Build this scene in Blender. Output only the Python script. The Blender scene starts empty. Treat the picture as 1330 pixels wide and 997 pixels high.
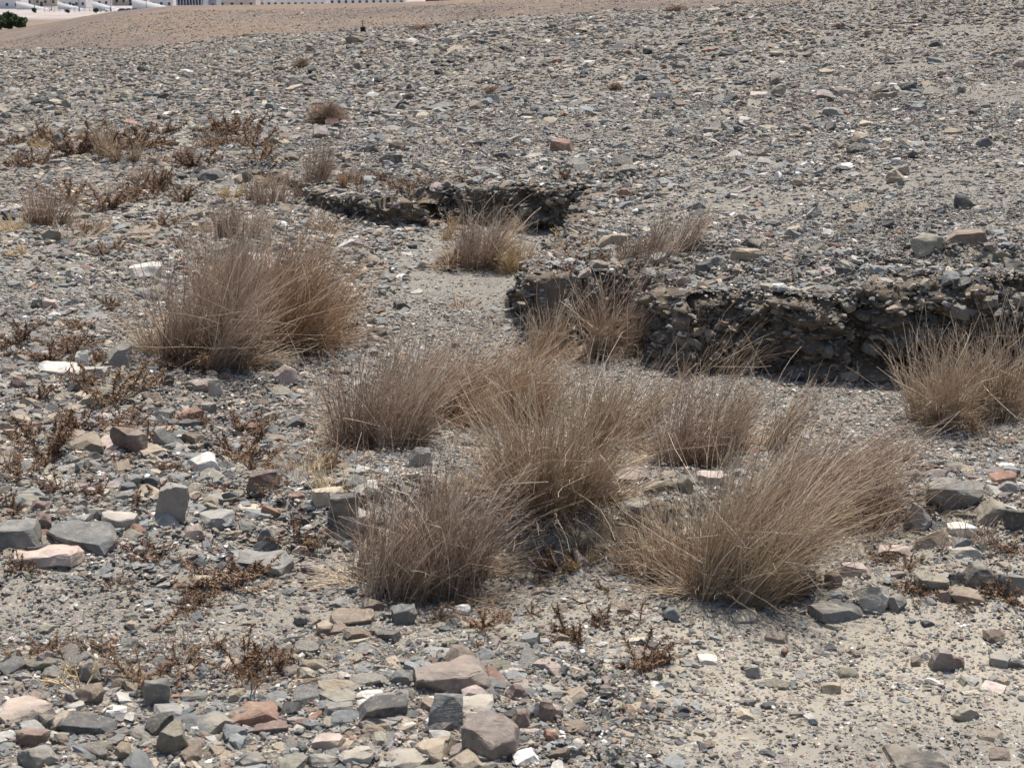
import bpy, bmesh, math, random
import numpy as np
from mathutils import Vector, Matrix, noise as mnoise

R = math.radians
scn = bpy.context.scene
COL = scn.collection

# ------------------------------------------------------------------ camera, sky, sun, exposure
FPX, CX, CY = 2100.0, 665.0, 498.5          # focal length and centre in photograph pixels (1330 x 997)
PITCH = math.atan(558.5 / FPX)
CAM_H = 2.0
cam_d = bpy.data.cameras.new('camera')
cam = bpy.data.objects.new('camera', cam_d); COL.objects.link(cam)
cam.location = (0, 0, CAM_H); cam.rotation_euler = (math.pi / 2 - PITCH, 0, 0)
cam_d.sensor_width = 36.0; cam_d.lens = 36.0 * FPX / 1330.0
cam_d.clip_start = 0.1; cam_d.clip_end = 9000
cam_d.dof.use_dof = True; cam_d.dof.focus_distance = 8.0; cam_d.dof.aperture_fstop = 14.0
scn.camera = cam

SUN_EL, SUN_AZ = 71.0, 16.0                 # azimuth from +Y (view direction) towards +X
world = bpy.data.worlds.new('World'); scn.world = world; world.use_nodes = True
wn = world.node_tree.nodes; wl = world.node_tree.links
for n in list(wn): wn.remove(n)
sky = wn.new('ShaderNodeTexSky'); sky.sky_type = 'NISHITA'; sky.sun_disc = False
sky.sun_elevation = R(SUN_EL); sky.sun_rotation = R(SUN_AZ); sky.air_density = 1.0; sky.dust_density = 3.0
bg = wn.new('ShaderNodeBackground'); bg.inputs['Strength'].default_value = 0.125
wo = wn.new('ShaderNodeOutputWorld')
wl.new(sky.outputs[0], bg.inputs[0]); wl.new(bg.outputs[0], wo.inputs[0])
sun_d = bpy.data.lights.new('sun', 'SUN'); sun_d.energy = 4.4; sun_d.angle = R(0.55); sun_d.color = (1.0, 0.955, 0.89)
sun = bpy.data.objects.new('sun', sun_d); COL.objects.link(sun); sun.location = (0, 0, 40)
sd = Vector((math.sin(R(SUN_AZ)) * math.cos(R(SUN_EL)), math.cos(R(SUN_AZ)) * math.cos(R(SUN_EL)), math.sin(R(SUN_EL))))
sun.rotation_euler = sd.to_track_quat('Z', 'Y').to_euler()
vs = scn.view_settings
vs.view_transform = 'Standard'; vs.look = 'None'; vs.exposure = 0.33; vs.gamma = 1.0; vs.use_curve_mapping = False

cy = scn.cycles
cy.max_bounces = 4; cy.diffuse_bounces = 3; cy.glossy_bounces = 1; cy.transmission_bounces = 1; cy.transparent_max_bounces = 2
cy.caustics_reflective = False; cy.caustics_refractive = False; cy.use_adaptive_sampling = True; cy.adaptive_threshold = 0.03

# ------------------------------------------------------------------ small helpers
rng = np.random.default_rng(11)
random.seed(5)

def lin(c):
    return tuple(((v / 255.0) / 12.92 if v / 255.0 < 0.04045 else ((v / 255.0 + 0.055) / 1.055) ** 2.4) for v in c)
def albedo(r, g, b, k=1.38):
    return tuple(min(0.85, v / k) for v in lin((r, g, b)))
def put(o, parent=None):
    COL.objects.link(o)
    if parent is not None: o.parent = parent
    return o
def tag(o, label, cat, group=None):
    o['label'] = label; o['category'] = cat
    if group: o['group'] = group
    return o
def empty(name, loc, rz=0.0):
    o = bpy.data.objects.new(name, None); o.location = loc; o.rotation_euler = (0, 0, rz); o.empty_display_size = 0.1
    return put(o)
def mesh_np(name, verts, faces, mat, smooth=False):
    """verts (n,3), faces (m,k) arrays -> mesh"""
    verts = np.asarray(verts, dtype=np.float32); faces = np.asarray(faces, dtype=np.int32)
    me = bpy.data.meshes.new(name)
    me.vertices.add(len(verts)); me.vertices.foreach_set('co', verts.ravel())
    k = faces.shape[1]
    me.loops.add(faces.size); me.loops.foreach_set('vertex_index', faces.ravel())
    me.polygons.add(len(faces)); me.polygons.foreach_set('loop_start', np.arange(0, faces.size, k, dtype=np.int32))
    try: me.polygons.foreach_set('loop_total', np.full(len(faces), k, dtype=np.int32))
    except Exception: pass
    if smooth: me.polygons.foreach_set('use_smooth', np.ones(len(faces), dtype=bool))
    me.update(calc_edges=True)
    if mat: me.materials.append(mat)
    return me
def attr(me, name, vals, domain='POINT', typ='FLOAT'):
    a = me.attributes.new(name, typ, domain)
    key = 'vector' if typ == 'FLOAT_VECTOR' else 'value'
    a.data.foreach_set(key, np.asarray(vals).ravel()); return a

# value noise, vectorised
def _hash(ix, iy, seed):
    h = (ix.astype(np.int64) * 374761393 + iy.astype(np.int64) * 668265263 + seed * 974634777) & 0x7fffffff
    h = ((h ^ (h >> 13)) * 1274126177) & 0x7fffffff
    h = (h ^ (h >> 16)) & 0xffff
    return h / 32767.5 - 1.0
def vnoise(x, y, seed=0):
    ix = np.floor(x); iy = np.floor(y); fx = x - ix; fy = y - iy
    fx = fx * fx * (3 - 2 * fx); fy = fy * fy * (3 - 2 * fy)
    a = _hash(ix, iy, seed); b = _hash(ix + 1, iy, seed); c = _hash(ix, iy + 1, seed); d = _hash(ix + 1, iy + 1, seed)
    return (a * (1 - fx) + b * fx) * (1 - fy) + (c * (1 - fx) + d * fx) * fy
def fbm(x, y, seed=0, octv=3, f=1.0):
    t = 0.0; amp = 0.5
    for i in range(octv):
        t = t + amp * vnoise(x * f, y * f, seed + 17 * i); f *= 2.03; amp *= 0.5
    return t
def sm(t):
    t = np.clip(t, 0, 1); return t * t * (3 - 2 * t)

# ------------------------------------------------------------------ pixel rays
FW = np.array([0, math.cos(PITCH), -math.sin(PITCH)]); UP = np.array([0, math.sin(PITCH), math.cos(PITCH)])
def ray(px, py):
    px = np.asarray(px, float); py = np.asarray(py, float)
    u = (px - CX) / FPX; v = (CY - py) / FPX
    return np.stack([u, FW[1] + v * UP[1], FW[2] + v * UP[2]], -1)
def plane_pt(px, py, z=0.0):
    d = ray(px, py); t = (z - CAM_H) / d[..., 2]
    return d[..., 0] * t, d[..., 1] * t

# ------------------------------------------------------------------ the lie of the land
def chaikin(p, n=2):
    p = np.asarray(p, float)
    for _ in range(n):
        q = np.empty((2 * len(p) - 2, p.shape[1])); q[0::2] = 0.75 * p[:-1] + 0.25 * p[1:]; q[1::2] = 0.25 * p[:-1] + 0.75 * p[1:]
        p = np.vstack([p[:1], q, p[-1:]])
    return p
# the cut bank: photograph x, y of its foot, sharpness (1 = upright face, 0 = gentle slope)
BANK_PX = [(-500, 262, 0), (-100, 250, 0), (120, 243, .05), (250, 239, .6), (345, 239, .66), (395, 284, .78), (440, 290, .92), (480, 298, .92), (512, 306, .76),
           (550, 302, .62), (572, 288, .72), (630, 300, .88), (680, 306, .95), (730, 312, 1), (785, 312, .95), (768, 340, .9), (730, 385, .95), (708, 436, 1),
           (735, 448, 1), (775, 436, 1), (815, 424, 1), (842, 430, 1), (858, 466, 1), (885, 480, 1), (940, 466, 1), (990, 470, 1), (1040, 480, 1), (1100, 472, 1), (1150, 482, 1), (1190, 474, 1),
           (1250, 490, 1), (1300, 478, 1), (1370, 494, 1), (1460, 486, 1), (1900, 505, 1)]
_b = np.array(BANK_PX, float); _bx, _by = plane_pt(_b[:, 0], _b[:, 1], 0.03)
BANK = chaikin(np.stack([_bx, _by, _b[:, 2]], -1), 2)
BANK_POLY = np.vstack([BANK[:, :2], [[60, BANK[-1, 1]], [400, 4000], [-4000, 4000], [-60, BANK[0, 1]]]])

def poly_dist(x, y, line):
    """distance to an open polyline, value of its third column at the nearest point"""
    best = np.full(x.shape, 1e9); val = np.zeros(x.shape)
    for i in range(len(line) - 1):
        a = line[i]; b = line[i + 1]; dx, dy = b[0] - a[0], b[1] - a[1]
        t = np.clip(((x - a[0]) * dx + (y - a[1]) * dy) / (dx * dx + dy * dy + 1e-12), 0, 1)
        d = np.hypot(x - a[0] - t * dx, y - a[1] - t * dy)
        m = d < best; best = np.where(m, d, best); val = np.where(m, a[2] + t * (b[2] - a[2]), val)
    return best, val
def inside(x, y, poly):
    r = np.zeros(x.shape, bool); n = len(poly)
    for i in range(n):
        x0, y0 = poly[i]; x1, y1 = poly[(i + 1) % n]
        if y0 == y1: continue
        c = ((y0 > y) != (y1 > y)) & (x < (x1 - x0) * (y - y0) / (y1 - y0) + x0)
        r ^= c
    return r
_c = np.array([(395, 700), (440, 690), (500, 650), (570, 645), (650, 690), (720, 706), (800, 700), (880, 668), (1000, 652), (1120, 640)], float)
_cx, _cy = plane_pt(_c[:, 0], _c[:, 1], 0.02)
BAR = chaikin(np.stack([_cx, _cy, np.array([.25, .8, 1, .7, 1, 1, 1, 1, .6, .0])], -1), 2)

def edge_noise(x, y):
    return 0.10 * fbm(x, y, 31, 3, 3.2) + 0.12 * fbm(x, y, 33, 2, 1.1)
def bank_d(x, y):
    x, y = np.broadcast_arrays(np.asarray(x, float), np.asarray(y, float)); m = (y < 17.6) & (y > 5.6) & (np.abs(x) < 12)
    D = np.where(y >= 12, 5.0, -5.0); S = np.zeros(x.shape)
    if m.any(): D[m], S[m] = _bank_d(x[m], y[m])
    return D, S
def _bank_d(x, y):
    d, s = poly_dist(x, y, BANK)
    ins = inside(x, y, BANK_POLY)
    return np.where(ins, d, -d) + edge_noise(x, y) * (0.3 + s), s
def floor_h(x, y):
    back = 1 - sm((y - 9.5) / 6.0)
    f = 0.022 * np.clip(y - 8, 0, 5) - 0.09 * sm((y - 13) / 8)
    f = f + 0.17 * back * sm((-0.55 - x) / 1.7) * sm((y - 4.2) / 1.2)                      # rubble rising to the left
    f = f + 0.10 * back * sm((-3.2 - x) / 3.0) - 1.2 * sm((y - 15) / 25) * sm((-2 - x) / 12)
    f = f + 0.13 * np.exp(-(((x - 1.75) / 0.62) ** 2 + ((y - 5.55) / 0.55) ** 2))     # stony mound on the right
    pile = sm((4.42 + 0.10 * fbm(x, y, 5, 2, 2.0) - 0.10 * np.clip(x, -2, .35) - y) / 0.34) * (1 - sm((x - 0.12) / 0.30))   # pile at the very front
    f = f + 0.10 * pile
    return f
def plat_h(x, y):
    p = 0.56 + 0.098 * (np.clip(x, -9.5, 11.5) - 2.0) + 0.010 * (np.clip(y, 0, 46) - 8)
    p = p + 0.10 * fbm(x, y, 71, 3, 0.16) * sm((y - 9) / 6) + 0.05 * fbm(x, y, 72, 2, 0.55) * sm((y - 8.6) / 2) + 0.10 * fbm(x, y, 73, 2, 1.3) * (1 - sm((y - 9) / 1.5))
    return p
# far ground: the crest of the tan hill, by photograph x
HILL_PX = [(-400, 70), (-100, 62), (20, 52), (60, 43), (110, 31), (150, 23), (230, 14), (330, 13), (430, 11), (530, 9), (570, 7), (620, 3), (680, -4), (760, -12), (1400, -30)]
_h = np.array(HILL_PX, float); _hr = ray(_h[:, 0], _h[:, 1])
HILL_A = _hr[:, 0] / _hr[:, 1]; HILL_T = _hr[:, 2] / _hr[:, 1]
YH = 100.0
# where the stony ground gives way to the tan hill, by photograph pixel -> distance along each bearing
EDGE_PX = np.array([(-400, 80), (0, 66), (180, 62), (400, 48), (530, 36), (700, 25), (850, 15), (1000, 7), (1200, -6), (1500, -20)], float)
_er = ray(EDGE_PX[:, 0], EDGE_PX[:, 1]); EDGE_A = _er[:, 0] / _er[:, 1]; _et = np.linspace(8, 70, 1200)[None, :]
_ez = CAM_H + _er[:, 2:3] * _et < np.maximum(plat_h(_er[:, 0:1] * _et, _er[:, 1:2] * _et), floor_h(_er[:, 0:1] * _et, _er[:, 1:2] * _et) + .035)
EDGE_Y = (_et[0, np.where(_ez.any(1), _ez.argmax(1), 1199)]) * _er[:, 1]; EDGE_Y = np.clip(EDGE_Y, 22, 50)
def edge_y(x, y):
    return np.interp(x / np.clip(y, 1, None), EDGE_A, EDGE_Y) + 3.5 * fbm(x, y, 21, 3, 0.22)
def H(x, y):
    x = np.asarray(x, float); y = np.asarray(y, float)
    yc = np.clip(y, 1.0, None)
    fl = floor_h(x, y); pl = plat_h(x, y)
    pl = np.maximum(pl, fl + 0.035)
    d, s = bank_d(x, y)
    w = 0.05 + 1.3 * (1 - s) ** 2 + 0.75 * sm((.72 - s) / .4)
    dd = d - 0.03 * s
    pr = 0.80 * sm(dd / w) + 0.20 * sm(dd / (w + 0.35))
    z = fl + (pl - fl) * pr
    # gravel bar with a stony front step
    db, sb = poly_dist(x, y, BAR)
    north = y > np.interp(x, BAR[:, 0], BAR[:, 1])
    z = z + 0.12 * sb * np.where(north, 1 - sm(db / 0.9), 1 - sm(db / 0.16)) * (np.abs(x) < 2.2)
    # small relief
    near = 1 - sm((y - 30) / 25)
    z = z + near * (0.035 * fbm(x, y, 3, 4, 1.6) + 0.012 * fbm(x, y, 9, 2, 7.0))
    # far: dip behind the stony edge, tan hill, valley, slopes beyond the town
    a = x / yc
    crest = CAM_H + YH * np.interp(a, HILL_A, HILL_T)
    edge = edge_y(x, y); ze = CAM_H + edge * np.interp(a, EDGE_A, _er[:, 2] / _er[:, 1])
    t = np.clip((y - edge) / (YH - edge), 0, 1)
    hill = ze - .30 + (crest - ze + .30) * t ** .8 + 0.16 * fbm(x, y, 44, 3, 0.09) * np.sin(t * math.pi)
    hill = np.where(a < .05, np.minimum(hill, crest + (.4 + .0 * a) * (1 - t)), hill)
    k1 = sm((y - edge) / 5.0)
    z = z * (1 - k1) + hill * k1
    k2 = sm((y - YH - 4) / 160.0)
    val = -12.5 - 0.0235 * np.clip(y - 290, 0, 560) + 0.16 * np.clip(y - 960, 0, 900)
    z = z * (1 - k2) + val * k2
    return z
def H_top(x, y):
    """ground height, taken from behind the lip for points right on the edge of the cut bank"""
    z = H(x, y); d, s = bank_d(x, y); e = .02; m = (d > -.03) & (d < .17) & (s > .7)
    if m.any(): z[m] = _H_top(x[m], y[m], d[m], s[m], e)
    return z
def _H_top(x, y, d, s, e):
    gx_ = (bank_d(x + e, y)[0] - d) / e; gy_ = (bank_d(x, y + e)[0] - d) / e; g = np.hypot(gx_, gy_) + 1e-6
    mv = .17 - d
    return H(x + gx_ / g * mv, y + gy_ / g * mv)
def hit(px, py):
    """where the ray through a photograph pixel meets the ground"""
    px = np.atleast_1d(np.asarray(px, float)); py = np.atleast_1d(np.asarray(py, float))
    d = ray(px, py); t = np.geomspace(2.6, 400, 900)[None, :]
    X = d[:, 0:1] * t; Y = d[:, 1:2] * t; Z = CAM_H + d[:, 2:3] * t
    below = Z < H(X, Y); below[:, -1] = True
    i = below.argmax(1); lo = t[0, np.maximum(i - 1, 0)]; hi = t[0, i]
    for _ in range(12):
        m = 0.5 * (lo + hi); b = CAM_H + d[:, 2] * m < H(d[:, 0] * m, d[:, 1] * m)
        hi = np.where(b, m, hi); lo = np.where(b, lo, m)
    return np.stack([d[:, 0] * hi, d[:, 1] * hi, H(d[:, 0] * hi, d[:, 1] * hi)], -1)
def project(x, y, z):
    v = np.stack([x, y, z - CAM_H], -1); f = v @ FW; u = v @ UP
    return CX + FPX * v[..., 0] / f, CY - FPX * u / f, f
def at(px, py):
    return Vector(hit(px, py)[0])

# ------------------------------------------------------------------ materials
class NT:
    def __init__(s, name):
        s.m = bpy.data.materials.new(name); s.m.use_nodes = True; s.t = s.m.node_tree
        for n in list(s.t.nodes): s.t.nodes.remove(n)
        s.out = s.n('ShaderNodeOutputMaterial'); s.b = s.n('ShaderNodeBsdfPrincipled')
        s.t.links.new(s.b.outputs[0], s.out.inputs[0])
        s.b.inputs['Roughness'].default_value = 0.9; s.b.inputs['Specular IOR Level'].default_value = 0.25
    def n(s, typ, **kw):
        n = s.t.nodes.new(typ)
        for k, v in kw.items(): setattr(n, k, v)
        return n
    def put(s, sock, v):
        if hasattr(v, 'is_output'): s.t.links.new(v, sock)
        elif v is not None: sock.default_value = v
    def coord(s): return s.n('ShaderNodeTexCoord').outputs['Object']
    def mapv(s, v, scale):
        n = s.n('ShaderNodeMapping'); s.put(n.inputs['Vector'], v); n.inputs['Scale'].default_value = scale; return n.outputs[0]
    def noise(s, v, scale, detail=3, rough=0.55, dist=0.0):
        n = s.n('ShaderNodeTexNoise'); s.put(n.inputs['Vector'], v); n.inputs['Scale'].default_value = scale
        n.inputs['Detail'].default_value = detail; n.inputs['Roughness'].default_value = rough; n.inputs['Distortion'].default_value = dist
        return n.outputs['Fac']
    def voro(s, v, scale, feature='F1', rnd=1.0):
        n = s.n('ShaderNodeTexVoronoi', feature=feature); s.put(n.inputs['Vector'], v); n.inputs['Scale'].default_value = scale
        n.inputs['Randomness'].default_value = rnd; return n
    def ramp(s, f, stops, interp='LINEAR'):
        n = s.n('ShaderNodeValToRGB'); n.color_ramp.interpolation = interp; e = n.color_ramp.elements
        while len(e) < len(stops): e.new(1.0)
        for q, (p, c) in zip(e, stops):
            q.position = p; q.color = (*c, 1) if not isinstance(c, (int, float)) else (c, c, c, 1)
        s.put(n.inputs[0], f); return n.outputs[0]
    def mix(s, f, a, b, mode='MIX'):
        n = s.n('ShaderNodeMix', data_type='RGBA', blend_type=mode); s.put(n.inputs[0], f)
        s.put(n.inputs[6], a if not isinstance(a, tuple) else (*a, 1)); s.put(n.inputs[7], b if not isinstance(b, tuple) else (*b, 1)); return n.outputs[2]
    def math(s, op, a, b=None, clamp=False):
        n = s.n('ShaderNodeMath', operation=op, use_clamp=clamp); s.put(n.inputs[0], a)
        if b is not None: s.put(n.inputs[1], b)
        return n.outputs[0]
    def attr(s, name, typ='GEOMETRY', out='Fac'):
        n = s.n('ShaderNodeAttribute', attribute_type=typ, attribute_name=name); return n.outputs[out]
    def bump(s, h, dist, strength=1.0, normal=None):
        n = s.n('ShaderNodeBump'); n.inputs['Distance'].default_value = dist; n.inputs['Strength'].default_value = strength
        s.put(n.inputs['Height'], h); s.put(n.inputs['Normal'], normal); return n.outputs[0]
    def color(s, c): s.put(s.b.inputs['Base Color'], c if not isinstance(c, tuple) else (*c, 1)); return s
    def normal(s, n): s.put(s.b.inputs['Normal'], n); return s

# colours of the stones (as seen in sun) -> reflectance
PAL = {
    'blue': albedo(150, 151, 148), 'dark': albedo(98, 97, 95), 'grey': albedo(150, 146, 139), 'pale': albedo(184, 179, 169),
    'tan': albedo(174, 160, 140), 'pink': albedo(192, 176, 166), 'rust': albedo(156, 126, 110), 'maroon': albedo(134, 115, 107),
    'white': albedo(226, 222, 213), 'olive': albedo(148, 143, 128), 'brown': albedo(146, 132, 118), 'slate': albedo(125, 126, 124),
    'sand': albedo(188, 176, 155), 'mauve': albedo(150, 139, 132),
}
# table for scattered stones: constant ramp over "tone"
TONES = ['blue', 'dark', 'grey', 'slate', 'olive', 'grey', 'tan', 'blue', 'pale', 'slate', 'brown', 'pink', 'dark', 'grey', 'sand', 'rust', 'blue', 'olive', 'mauve', 'maroon', 'white']
NTONE = len(TONES)
def tone_of(names, n, w):
    w = np.array(w, float); w /= w.sum()
    pick = rng.choice(len(names), n, p=w)
    first = {k: TONES.index(k) for k in set(TONES)}
    return np.array([(first[k] + 0.5) / NTONE for k in names])[pick]

def mat_soil():
    t = NT('desert_soil'); co = t.coord()
    sand = t.attr('sand'); tan = t.attr('tan')
    mid = t.noise(co, 5.0, 4, .65)
    base = t.mix(sand, albedo(146, 140, 130), albedo(178, 169, 153))
    base = t.mix(.6, base, t.ramp(mid, [(.3, .74), (.5, 1.0), (.7, 1.16)]), 'MULTIPLY')
    # grit too small to build: two sizes of chips, each with a tone of its own
    col = base; hgt = None
    for sc, hk in ((46, 1.0), (120, .45)):
        v = t.voro(co, sc)
        sep = t.n('ShaderNodeSeparateColor'); t.put(sep.inputs[0], v.outputs['Color'])
        chip = t.ramp(sep.outputs[0], [(i / 10.0, PAL[k]) for i, k in enumerate(['grey', 'blue', 'tan', 'slate', 'olive', 'pale', 'brown', 'blue', 'sand', 'pale'])], 'CONSTANT')
        here = t.math('MULTIPLY', t.math('GREATER_THAN', sep.outputs[1], t.math('ADD', t.math('MULTIPLY', sand, .5), .22)), t.math('LESS_THAN', v.outputs['Distance'], t.math('ADD', t.math('MULTIPLY', sep.outputs[2], .3), .25)))
        col = t.mix(t.math('MULTIPLY', here, .9), col, chip)
        h = t.math('MULTIPLY', here, t.math('MULTIPLY', t.math('SUBTRACT', 1.0, v.outputs['Distance']), hk))
        hgt = h if hgt is None else t.math('ADD', hgt, h)
    tanc = t.ramp(t.noise(co, .5, 6, .75), [(.3, albedo(130, 115, 107)), (.5, albedo(148, 132, 118)), (.7, albedo(134, 123, 118))])
    tanc = t.mix(.7, tanc, t.ramp(t.noise(co, 3.0, 4, .8), [(.35, .62), (.5, 1.0), (.65, 1.3)]), 'MULTIPLY')
    tanc = t.mix(1.0, tanc, t.ramp(t.noise(t.mapv(co, (.10, .035, .1)), 1.0, 4, .7), [(.36, (.74, .76, .80)), (.5, (1.0, 1.0, 1.0)), (.62, (1.12, 1.06, .92))]), 'MULTIPLY')
    col = t.mix(tan, col, tanc)
    col = t.mix(t.attr('town'), col, t.ramp(t.noise(co, .08, 4, .7), [(.35, albedo(160, 150, 146)), (.6, albedo(196, 186, 178))]))
    t.color(col)
    t.normal(t.bump(hgt, .010, .9)); t.b.inputs['Roughness'].default_value = .97; t.b.inputs['Specular IOR Level'].default_value = .1
    return t.m
def rock_nodes(t, col, sc=1.0):
    oi = t.n('ShaderNodeObjectInfo'); ad = t.n('ShaderNodeVectorMath', operation='MULTIPLY_ADD')
    t.put(ad.inputs[0], oi.outputs['Location']); ad.inputs[1].default_value = (37, 37, 37); t.put(ad.inputs[2], t.coord()); co = ad.outputs[0]
    col = t.mix(t.ramp(t.noise(co, 5.0, 2, .6), [(.38, 0.0), (.62, .75)]), col, t.mix(1.0, col, (1.07, 1.0, .91), 'MULTIPLY'))
    n1 = t.noise(co, 16 * sc, 4, .66); n2 = t.noise(co, 70 * sc, 2, .7)
    lay = t.noise(t.mapv(co, (9 * sc, 9 * sc, 50 * sc)), 1.0, 3, .6, 1.2)
    f = t.ramp(n1, [(.28, .66), (.5, 1.0), (.72, 1.28)])
    c = t.mix(1.0, col, f, 'MULTIPLY')
    c = t.mix(.4, c, t.ramp(lay, [(.3, .72), (.5, 1.02), (.7, 1.2)]), 'MULTIPLY')
    c = t.mix(t.ramp(n2, [(.56, 0.0), (.72, .35)]), c, albedo(206, 196, 176))
    c = t.mix(t.ramp(t.noise(co, 9 * sc, 3, .7), [(.48, 0.0), (.66, .55)]), c, albedo(182, 170, 150))      # dust caked on in patches
    t.color(c)
    h = t.math('ADD', t.math('MULTIPLY', n1, .7), t.math('ADD', t.math('MULTIPLY', lay, .6), t.math('MULTIPLY', n2, .25)))
    t.normal(t.bump(h, .008, .9)); t.b.inputs['Roughness'].default_value = .82
    return t.m
def mat_rock():
    t = NT('rock'); oi = t.n('ShaderNodeObjectInfo')
    return rock_nodes(t, oi.outputs['Color'])
def mat_gravel():
    t = NT('gravel'); co = t.coord()
    tone = t.math('FRACT', t.math('ADD', t.attr('tone', 'INSTANCER'), t.attr('stone_tone')))
    c = t.ramp(tone, [(i / NTONE, PAL[k]) for i, k in enumerate(TONES)], 'CONSTANT')
    oi = t.n('ShaderNodeObjectInfo')
    br = t.math('ADD', t.math('MULTIPLY', oi.outputs['Random'], .5), .76)
    c = t.mix(1.0, c, br, 'MULTIPLY')
    n1 = t.noise(co, 2.6, 2, .65)
    c = t.mix(1.0, c, t.ramp(n1, [(.3, .74), (.55, 1.05), (.75, 1.2)]), 'MULTIPLY')
    t.color(c); t.normal(t.bump(n1, .012, .8)); t.b.inputs['Roughness'].default_value = .85
    return t.m
def mat_bank():
    t = NT('shade_toned_bank_earth'); co = t.coord()
    n1 = t.noise(co, 5, 4, .65); n2 = t.noise(t.mapv(co, (10, 10, 34)), 1, 4, .65)
    col = t.ramp(n1, [(.3, albedo(96, 84, 72)), (.55, albedo(130, 116, 98)), (.75, albedo(108, 100, 90))])  # earth tones darkened: the shade of the bank face put into the colour
    v = t.voro(t.mapv(co, (1, 1, 1.7)), 30)
    sep = t.n('ShaderNodeSeparateColor'); t.put(sep.inputs[0], v.outputs['Color'])
    chip = t.ramp(sep.outputs[0], [(i / 8.0, PAL[k]) for i, k in enumerate(['grey', 'dark', 'tan', 'slate', 'olive', 'pale', 'brown', 'blue'])], 'CONSTANT')
    here = t.math('MULTIPLY', t.math('GREATER_THAN', sep.outputs[1], .45), t.math('LESS_THAN', v.outputs['Distance'], .42))
    col = t.mix(here, col, chip)
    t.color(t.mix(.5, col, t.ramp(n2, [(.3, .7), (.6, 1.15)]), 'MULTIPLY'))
    t.normal(t.bump(t.math('ADD', t.math('MULTIPLY', here, t.math('SUBTRACT', 1.0, v.outputs['Distance'])), t.math('MULTIPLY', n2, .6)), .02, 1.0))
    return t.m
def mat_stem(name, stops, rough=.7):
    t = NT(name); f = t.attr('tone')
    c = t.ramp(f, stops); t.color(t.mix(.35, c, t.ramp(t.noise(t.coord(), 30, 2), [(.3, .7), (.7, 1.25)]), 'MULTIPLY'))
    t.b.inputs['Roughness'].default_value = rough; return t.m
def mat_plain(name, c, rough=.8, noise=.25, sc=3.0, metal=0.0):
    t = NT(name); n = t.noise(t.coord(), sc, 4, .6)
    t.color(t.mix(noise, c, t.ramp(n, [(.3, .55), (.7, 1.3)]), 'MULTIPLY'))
    t.b.inputs['Roughness'].default_value = rough; t.b.inputs['Metallic'].default_value = metal; return t.m

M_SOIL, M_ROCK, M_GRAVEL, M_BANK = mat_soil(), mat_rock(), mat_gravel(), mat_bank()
KS = 1.14
M_STEM = {
    'straw': mat_stem('dry_straw_stems', [(0, albedo(134, 110, 86, KS)), (.4, albedo(180, 156, 130, KS)), (.8, albedo(206, 186, 160, KS)), (1, albedo(230, 215, 190, KS))]),
    'grey': mat_stem('dry_grey_stems', [(0, albedo(124, 102, 84, KS)), (.45, albedo(168, 144, 124, KS)), (.85, albedo(196, 175, 156, KS)), (1, albedo(222, 208, 188, KS))]),
    'rusty': mat_stem('dry_rusty_stems', [(0, albedo(128, 98, 74, KS)), (.5, albedo(172, 140, 110, KS)), (.9, albedo(200, 173, 142, KS)), (1, albedo(220, 201, 172, KS))]),
    'gold': mat_stem('dry_golden_stems', [(0, albedo(168, 136, 94, KS)), (.5, albedo(204, 176, 130, KS)), (1, albedo(230, 211, 172, KS))]),
}
M_WEED = mat_stem('dead_weed', [(0, albedo(92, 72, 58, KS)), (.5, albedo(134, 106, 84, KS)), (1, albedo(176, 148, 118, KS))])
M_WEED2 = mat_stem('dead_weed_stalk', [(0, albedo(110, 78, 56, KS)), (1, albedo(160, 124, 90, KS))])

# ------------------------------------------------------------------ the ground, one sheet to the horizon
def build_ground():
    ys = [np.linspace(-4, 3.2, 40, endpoint=False), np.arange(3.2, 13.5, .021)]
    y = 13.5; s = .021; l = []
    while y < 175: l.append(y); s = min(s * 1.0105, y * .0065 + .01); y += s
    ys += [np.array(l), np.geomspace(176, 6000, 70)]
    ys = np.concatenate(ys)
    ain = np.linspace(-.36, .36, 300); aout = .36 + np.geomspace(.004, 1.4, 34)
    a = np.concatenate([-aout[::-1], ain, aout])
    Y, A = np.meshgrid(ys, a, indexing='ij'); X = A * np.maximum(Y + 1.6, 1.6)
    Z = np.concatenate([H(X[i:i + 120], Y[i:i + 120]) for i in range(0, len(ys), 120)])
    nr, nc = Y.shape; idx = np.arange(nr * nc).reshape(nr, nc)
    F = np.stack([idx[:-1, :-1], idx[:-1, 1:], idx[1:, 1:], idx[1:, :-1]], -1).reshape(-1, 4)
    V = np.stack([X, Y, Z], -1).reshape(-1, 3)
    me = mesh_np('ground', V, F, M_SOIL, True)
    attr(me, 'sand', sandy(V[:, 0], V[:, 1])); attr(me, 'tan', sm((V[:, 1] - edge_y(V[:, 0], V[:, 1]) + 1.0) / 4.0)); attr(me, 'town', sm((V[:, 1] - 480) / 100))
    o = put(bpy.data.objects.new('ground', me)); o['kind'] = 'structure'
    return o
def sandy(x, y):
    """1 where the ground is bare sand, 0 where it is stony"""
    s = 0.30 + 0.9 * fbm(x, y, 55, 3, 0.9)
    front = sm((5.05 - y) / .5) * sm((y - 4.1 + .25 * x) / .4)
    s = s + 0.26 * front + 0.16 * sm((x - .3) / .4) * sm((4.6 - y) / .3)
    d, _ = bank_d(x, y)
    s = s - .5 * (1 - sm((d + .1) / .2)) * sm((y - 6.7) / .5) * sm((x + .9) / .5)
    s = s - .35 * sm((d - .05) / .3) * sm((y - 6.5) / 1)
    s = s - .35 * sm((4.3 - y) / .2) * sm((.4 - x) / .3)
    return np.clip(s, 0, 1)
build_ground()

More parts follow.
